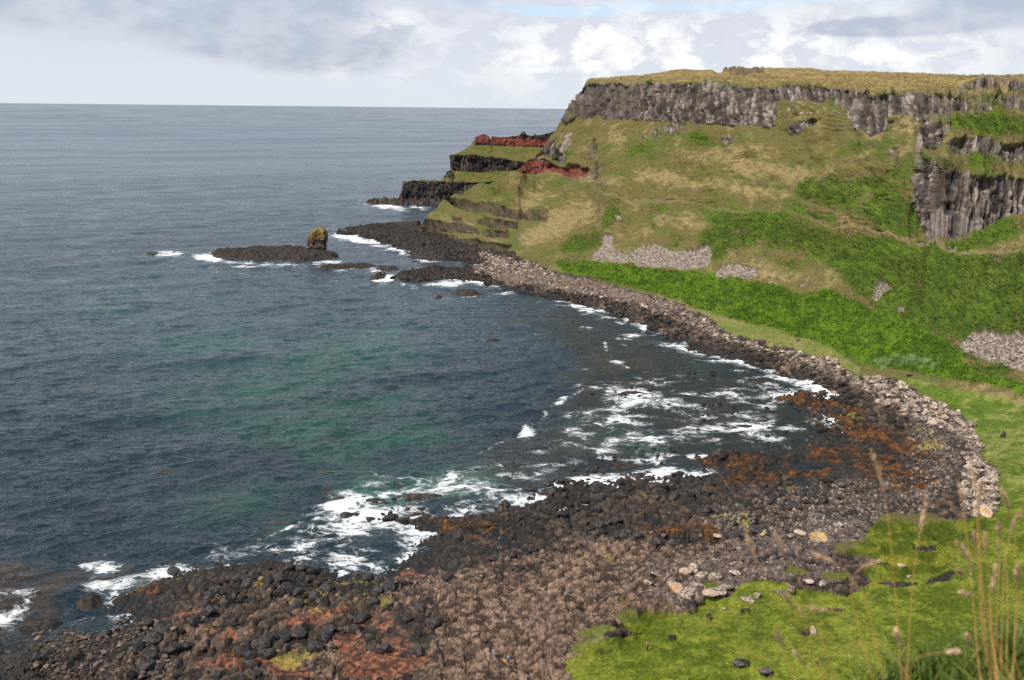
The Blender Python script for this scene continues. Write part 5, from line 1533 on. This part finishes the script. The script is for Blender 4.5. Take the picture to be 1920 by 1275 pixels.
person_mats = {}
SK = (.55, .33, .24)
BLK, NAVY, WHT = (.02, .02, .024), (.03, .05, .13), (.72, .72, .72)
folk = [
    (946, 1253, (.80, .36, .03), BLK, 'person in an orange jacket standing on the brown rock platform', 200),
    (953, 1248, (.18, .42, .62), NAVY, 'person in a pale blue jacket beside the orange one on the rocks', 160),
    (925, 1235, (.22, .22, .25), (.25, .25, .27), 'person in grey clothes up left of the orange jacket on the rocks', 30),
    (820, 1214, (.05, .12, .10), BLK, 'person in dark green at the left edge of the brown platform', 90),
    (1213, 1222, (.72, .08, .16), BLK, 'person in a pink jacket on the lawn beside the dark pool', 300),
    (1651, 442.5, (.06, .08, .10), BLK, 'left walker in black of a pair on the path before the organ cliff', 100),
    (1658, 443.5, WHT, NAVY, 'right walker in white of a pair on the path before the organ cliff', 100),
    (1734, 459.5, (.08, .12, .34), NAVY, 'walker in blue just left of the foot of the organ columns', 60),
    (1741, 460, (.78, .62, .62), (.1, .1, .14), 'walker in pale pink and white at the foot of the organ columns', 280),
    (1758, 460, BLK, BLK, 'person in black standing right under the organ columns', 0),
    (1774, 470, (.03, .05, .04), BLK, 'walker in black right of the bare earth under the columns', 110),
    (1778, 470.5, (.5, .55, .4), (.2, .2, .2), 'walker in pale green beside the one in black right of the columns', 110),
    (1790, 474, WHT, (.5, .48, .42), 'walker in bright white on the path below the green hump', 100),
    (1866, 485, BLK, BLK, 'left of two dark walkers near the right end of the path', 120),
    (1870, 485.5, (.04, .05, .12), BLK, 'right of two dark walkers near the right end of the path', 120),
    (1620, 434, BLK, (.06, .06, .08), 'left of two walkers in black on the middle of the slope path', 95),
    (1624, 434.5, (.05, .06, .05), BLK, 'right of two walkers in black on the middle of the slope path', 95),
    (1543, 419, (.04, .06, .08), BLK, 'lone dark walker on the slope path above the dark bracken', 280),
    (1476, 407.5, (.06, .05, .05), BLK, 'lone dark walker on the left part of the slope path', 280),
    (1289, 385.5, (.35, .10, .09), BLK, 'walker in dull red on the slope path above the scree fans', 270),
    (1294, 386, (.30, .22, .20), BLK, 'walker in brown beside the one in dull red above the scree fans', 270),
    (986, 325, (.45, .50, .70), NAVY, 'walker in light blue at the left end of the red bank', 80),
    (1003, 325.5, (.10, .14, .40), BLK, 'walker in dark blue before the tallest part of the red bank', 80),
    (1084, 338, (.16, .06, .28), BLK, 'walker in purple at the right end of the red bank', 90),
]
poses = [(.26, .18, .1), (.0, .0, .05), (.16, .1, .25)]
for i, (px_f, py_f, top_, legs_, lb, rz) in enumerate(folk):
    g_ = ground(px_f, py_f)
    if g_ is None:
        continue
    o = make_person(*poses[i % 3], {'skin': SK, 'top': top_, 'legs': legs_, 'shoe': (.05, .04, .035), 'hair': [(.05, .03, .02), (.20, .12, .06), (.015, .012, .012)][i % 3]})
    o.location = g_ + Vector((0, 0, .05)); o.rotation_euler = (0, 0, -R(rz))
    s_ = random.uniform(.96, 1.05); o.scale = (s_, s_, s_)
    tag(o, lb, 'person', 'walkers on the slope path' if py_f < 500 else 'people on the shore')

# ================================================================ clifftop where the photographer stands
def top_z(x, y):
    d = np.hypot(x, y)
    z = 88.35 + .06 * fbm(x * 1.2 + 4, y * 1.2, 3, 501)
    z = z + .42 * np.exp(-(((x - 1.38) / .42) ** 2 + ((y - 1.75) / .45) ** 2))
    edge = 2.15 + .25 * fbm(x * .8, y * .1, 2, 502)
    e = np.maximum(y - edge, 0)
    z = z - np.where(e > 0, np.minimum(e * .995 + .0 * e, 75), 0)
    return z + .5 * fbm(x * .12, y * .12, 3, 503) * sst(y, 5, 15)


gx_ = np.concatenate([np.linspace(-75, -6, 50), np.linspace(-5.6, 6, 130), np.linspace(6.6, 75, 50)])
gy_ = np.concatenate([np.linspace(-12, -.5, 12), np.linspace(-.4, 4, 60), np.linspace(4.3, 92, 110)])
GX, GY = np.meshgrid(gx_, gy_, indexing='ij')
GZt = np.maximum(top_z(GX, GY), 3)
ii_ = np.arange(GX.size).reshape(GX.shape)
q_ = np.stack([ii_[:-1, :-1], ii_[1:, :-1], ii_[1:, 1:], ii_[:-1, 1:]], -1).reshape(-1, 4)
gcol_ = mixc(c3(.04, .075, .010) + 0 * np.stack([GX] * 3, -1), c3(.10, .12, .02), sst(fbm(GX * 2, GY * 2, 3, 504), -.4, .5))
cliftop = mesh_np('clifftop_ground', np.stack([GX, GY, GZt], -1).reshape(-1, 3), q_, m_grass, attrs={'Col': gcol_.reshape(-1, 3)})
cliftop['kind'] = 'structure'

m_blade = noise_mat('grass_blade_green', (.07, .12, .014), (.17, .21, .04), 8, .6, .001)
m_straw = noise_mat('dry_grass_stem', (.42, .20, .06), (.62, .36, .14), 20, .8, .001, vary=.2)
m_head = noise_mat('dry_seed_head', (.50, .33, .20), (.78, .58, .40), 60, .9, .001, vary=.2)


def ray_pt(px, py, dist):
    d = Fv + (px - 960) / FPX * Xv + (637.5 - py) / FPX * Yv
    return np.array([0, 0, CAMZ]) + d * dist


def tube(pts, rads, sides=6):
    pts = np.array(pts); n = len(pts)
    V, F_ = [], []
    for i in range(n):
        t_ = pts[min(i + 1, n - 1)] - pts[max(i - 1, 0)]; t_ /= np.linalg.norm(t_) + 1e-9
        a_ = np.cross(t_, [.3, .9, .1]); a_ /= np.linalg.norm(a_) + 1e-9
        b_ = np.cross(t_, a_)
        for k2 in range(sides):
            w_ = 2 * math.pi * k2 / sides
            V.append(pts[i] + rads[i] * (math.cos(w_) * a_ + math.sin(w_) * b_))
    for i in range(n - 1):
        for k2 in range(sides):
            F_.append((i * sides + k2, i * sides + (k2 + 1) % sides, (i + 1) * sides + (k2 + 1) % sides, (i + 1) * sides + k2))
    return np.array(V), np.array(F_)


def spline(P_, n):
    P_ = np.array(P_, float)
    s_ = np.r_[0, np.cumsum(np.linalg.norm(np.diff(P_, axis=0), axis=1))]
    t_ = np.linspace(0, s_[-1], n)
    out = np.stack([np.interp(t_, s_, P_[:, k2]) for k2 in range(P_.shape[1])], -1)
    for _ in range(6):
        out[1:-1] = (out[:-2] + 2 * out[1:-1] + out[2:]) / 4
    return out


def stalk(px_pts, dist, head_len, wid, label, tail=True, group='dry grass stalks close to the viewer'):
    """px_pts from tip down; the stem carries on to the turf"""
    W = [ray_pt(a_, b_, dist + .03 * i) for i, (a_, b_) in enumerate(px_pts)]
    if tail:
        last = W[-1]; g = np.array([last[0] + random.uniform(-.04, .06), last[1] - .12, 0]); g[2] = float(top_z(g[0:1], g[1:2])[0]) - .02
        if last[2] > g[2] + .02:
            W += [(last * .45 + g * .55), g]
    path = spline(W, 46)
    seg = np.r_[0, np.cumsum(np.linalg.norm(np.diff(path, axis=0), axis=1))]
    hl = head_len * dist / FPX
    root = bpy.data.objects.new('grass_stalk', None); root.empty_display_size = .03
    root.location = path[-1]; link(root)
    tag(root, label, 'grass stalk', group)
    o0 = path[-1]
    v_, f_ = tube(path - o0, np.interp(seg, [0, seg[-1]], [.0006, .0011]))
    mesh_np('stem', v_, f_, m_straw, root)
    ns = 64
    VV, FF, b0 = [], [], 0
    r_ = np.random.default_rng(int(px_pts[0][0]))
    for k2 in range(ns):
        u_ = k2 / ns * hl
        c_ = np.array([np.interp(u_, seg, path[:, q]) for q in range(3)])
        c2 = np.array([np.interp(max(u_ - .01, 0), seg, path[:, q]) for q in range(3)]); up = c2 - c_ + [0, 0, .001]; up /= np.linalg.norm(up) + 1e-9
        a_ = r_.normal(size=3); a_ -= up * (a_ @ up); a_ /= np.linalg.norm(a_)
        env = math.sin(math.pi * min(1, (k2 + 5) / (ns + 5))) ** .6
        L_ = wid * (.8 + .8 * r_.random()) * env
        tip = c_ + a_ * L_ * .75 + up * L_ * 1.6
        s_ = np.cross(a_, up) * L_ * .28
        mid_ = (c_ + tip) / 2
        VV += [c_ - o0, mid_ + s_ - o0, tip - o0, mid_ - s_ - o0, mid_ + a_ * L_ * .22 - o0]
        FF += [(b0, b0 + 1, b0 + 4), (b0 + 1, b0 + 2, b0 + 4), (b0 + 2, b0 + 3, b0 + 4), (b0 + 3, b0, b0 + 4), (b0, b0 + 3, b0 + 1), (b0 + 1, b0 + 3, b0 + 2)]
        b0 += 5
    mesh_np('seed_head', np.array(VV), np.array(FF), m_head, root, smooth=False)
    return root


S_L = [
    ([(1633, 845), (1650, 890), (1664, 955), (1676, 1080), (1690, 1275)], 2.0, 110, .0075, 'tall dry grass stalk reaching highest, standing alone over the kelp flats'),
    ([(1737, 930), (1727, 985), (1716, 1040), (1708, 1130), (1700, 1275)], 2.1, 105, .007, 'dry grass stalk leaning slightly right over the mossy rocks'),
    ([(1394, 982), (1410, 1035), (1432, 1085), (1462, 1130), (1500, 1190), (1550, 1290)], 1.8, 105, .006, 'long leaning dry stalk, the leftmost of the foreground'),
    ([(1452, 1000), (1470, 1035), (1486, 1068), (1520, 1130), (1570, 1290)], 1.9, 70, .0055, 'short headed dry stalk just right of the leftmost one'),
    ([(1525, 1038), (1560, 1052), (1592, 1068), (1625, 1130), (1660, 1290)], 1.8, 75, .006, 'dry stalk whose head bends left above the lichened slabs'),
    ([(1655, 1050), (1622, 1054), (1590, 1078), (1600, 1140), (1640, 1290)], 1.75, 72, .006, 'dry stalk whose head droops to the right above the lawn edge'),
    ([(1468, 1110), (1500, 1160), (1530, 1222), (1558, 1300)], 1.7, 60, .006, 'dry stalk crossing the lawn with its stem running to the bottom edge'),
    ([(1496, 1135), (1512, 1165), (1526, 1185), (1550, 1240), (1570, 1300)], 1.9, 60, .005, 'thin dry stalk leaning beside the reddish rock of the lawn'),
    ([(1513, 1140), (1560, 1144), (1600, 1160), (1650, 1195), (1720, 1290)], 1.7, 80, .006, 'dry stalk bent almost flat to the left across the lawn'),
    ([(1454, 1182), (1474, 1222), (1486, 1262), (1490, 1310)], 1.8, 60, .006, 'low dry stalk rising from the bottom edge of the lawn'),
    ([(1488, 1222), (1508, 1246), (1524, 1275), (1540, 1310)], 1.8, 45, .005, 'lowest dry stalk on the left, only its head showing'),
    ([(1680, 1183), (1690, 1212), (1700, 1235), (1698, 1300)], 1.5, 55, .007, 'stout pale dry stalk low before the lawn slope'),
    ([(1797, 903), (1806, 950), (1813, 1005), (1822, 1100), (1835, 1250)], 2.0, 105, .006, 'straight dry stalk over the right end of the beach'),
    ([(1820, 862), (1830, 915), (1834, 970), (1840, 1080), (1850, 1250)], 2.1, 110, .006, 'tall straight dry stalk rightmost over the pale boulders'),
    ([(1840, 900), (1836, 940), (1832, 975), (1836, 1100), (1846, 1240)], 2.2, 70, .007, 'dry stalk with a puffy head close behind the tall straight one'),
    ([(1878, 918), (1890, 950), (1902, 985), (1905, 1100), (1900, 1240)], 2.0, 80, .0065, 'dry stalk nearest the right edge with a tilted head'),
    ([(1794, 1016), (1815, 1045), (1838, 1090), (1852, 1150), (1870, 1260)], 1.7, 100, .007, 'curved dry stalk in front of the stalk cluster at the right'),
    ([(1796, 1068), (1812, 1086), (1822, 1105), (1838, 1160), (1856, 1250)], 1.75, 42, .006, 'small curved dry stalk at the left of the stalk cluster'),
    ([(1846, 1000), (1850, 1050), (1855, 1100), (1858, 1180), (1862, 1260)], 1.9, 60, .0055, 'rust coloured upright stalk in the middle of the cluster'),
    ([(1868, 975), (1880, 1020), (1888, 1060), (1890, 1150), (1886, 1260)], 2.0, 60, .006, 'upright dry stalk right of the rust coloured one'),
    ([(1912, 958), (1897, 990), (1884, 1035), (1880, 1130), (1876, 1260)], 1.9, 70, .0065, 'dry stalk leaning left from the right edge'),
    ([(1826, 994), (1830, 1030), (1836, 1080), (1846, 1160), (1860, 1260)], 2.1, 50, .0055, 'faint dry stalk behind the curved one of the cluster'),
    ([(1908, 1060), (1906, 1090), (1908, 1120), (1904, 1190), (1898, 1260)], 1.8, 60, .0065, 'short dry stalk low at the right edge'),
    ([(1866, 1060), (1860, 1110), (1856, 1150), (1862, 1200), (1872, 1270)], 1.7, 80, .006, 'leaning dry stalk low in the cluster'),
    ([(1870, 1010), (1874, 1050), (1872, 1100), (1868, 1170), (1866, 1260)], 2.2, 70, .005, 'thin far dry stalk in the thick of the cluster'),
    ([(1795, 1222), (1760, 1226), (1715, 1222), (1702, 1250), (1704, 1300)], 1.5, 30, .006, 'dry stalk lying nearly level above the leafy corner'),
    ([(1800, 1110), (1830, 1118), (1852, 1140), (1868, 1190), (1880, 1270)], 1.75, 50, .006, 'dry stalk bent left low in the cluster'),
    ([(1812, 1190), (1822, 1214), (1834, 1240), (1842, 1290)], 1.6, 45, .005, 'little dry stalk rising from the leafy corner'),
]
for a_, b_, c_, d_, e_ in S_L:
    stalk(a_, b_, c_, d_, e_)

# green blades and leaves in the corner
BV, BF, nb0 = [], [], 0
r_ = np.random.default_rng(77)


def blade(p0, tipv, w_, n=5):
    global nb0
    side = np.cross(tipv, r_.normal(size=3)); side /= np.linalg.norm(side) + 1e-9
    for i in range(n):
        u_ = i / (n - 1)
        c_ = p0 + tipv * u_ + np.array([tipv[0] * .5, tipv[1] * .5, -.35 * np.linalg.norm(tipv)]) * u_ * u_ * .6
        ww = w_ * (1 - u_ ** 2) + .0003
        BV.append(c_ + side * ww); BV.append(c_ - side * ww)
    for i in range(n - 1):
        b_ = nb0 + 2 * i
        BF.append((b_, b_ + 1, b_ + 3, b_ + 2))
    nb0 += 2 * n


for k2 in range(8000):
    x = r_.normal(1.30, .36); y = r_.uniform(.9, 2.3)
    if r_.random() < .35:
        x = r_.uniform(-.6, 2.8)
    z = float(top_z(np.array([x]), np.array([y]))[0])
    dpt = math.hypot(x, y)
    h_ = r_.uniform(.04, .13) * (1.25 if x > 1.0 else .7)
    if x < .95:
        h_ = min(h_, .09)
    blade(np.array([x, y, z - .01]), np.array([r_.normal(0, .35) * h_, r_.normal(0, .35) * h_, h_]), r_.uniform(.0012, .004))
o = mesh_np('grass_blades', np.array(BV), np.array(BF), m_blade, smooth=True)
tag(o, 'blurred green grass tufts in the lower right corner', 'grass', kind='stuff')
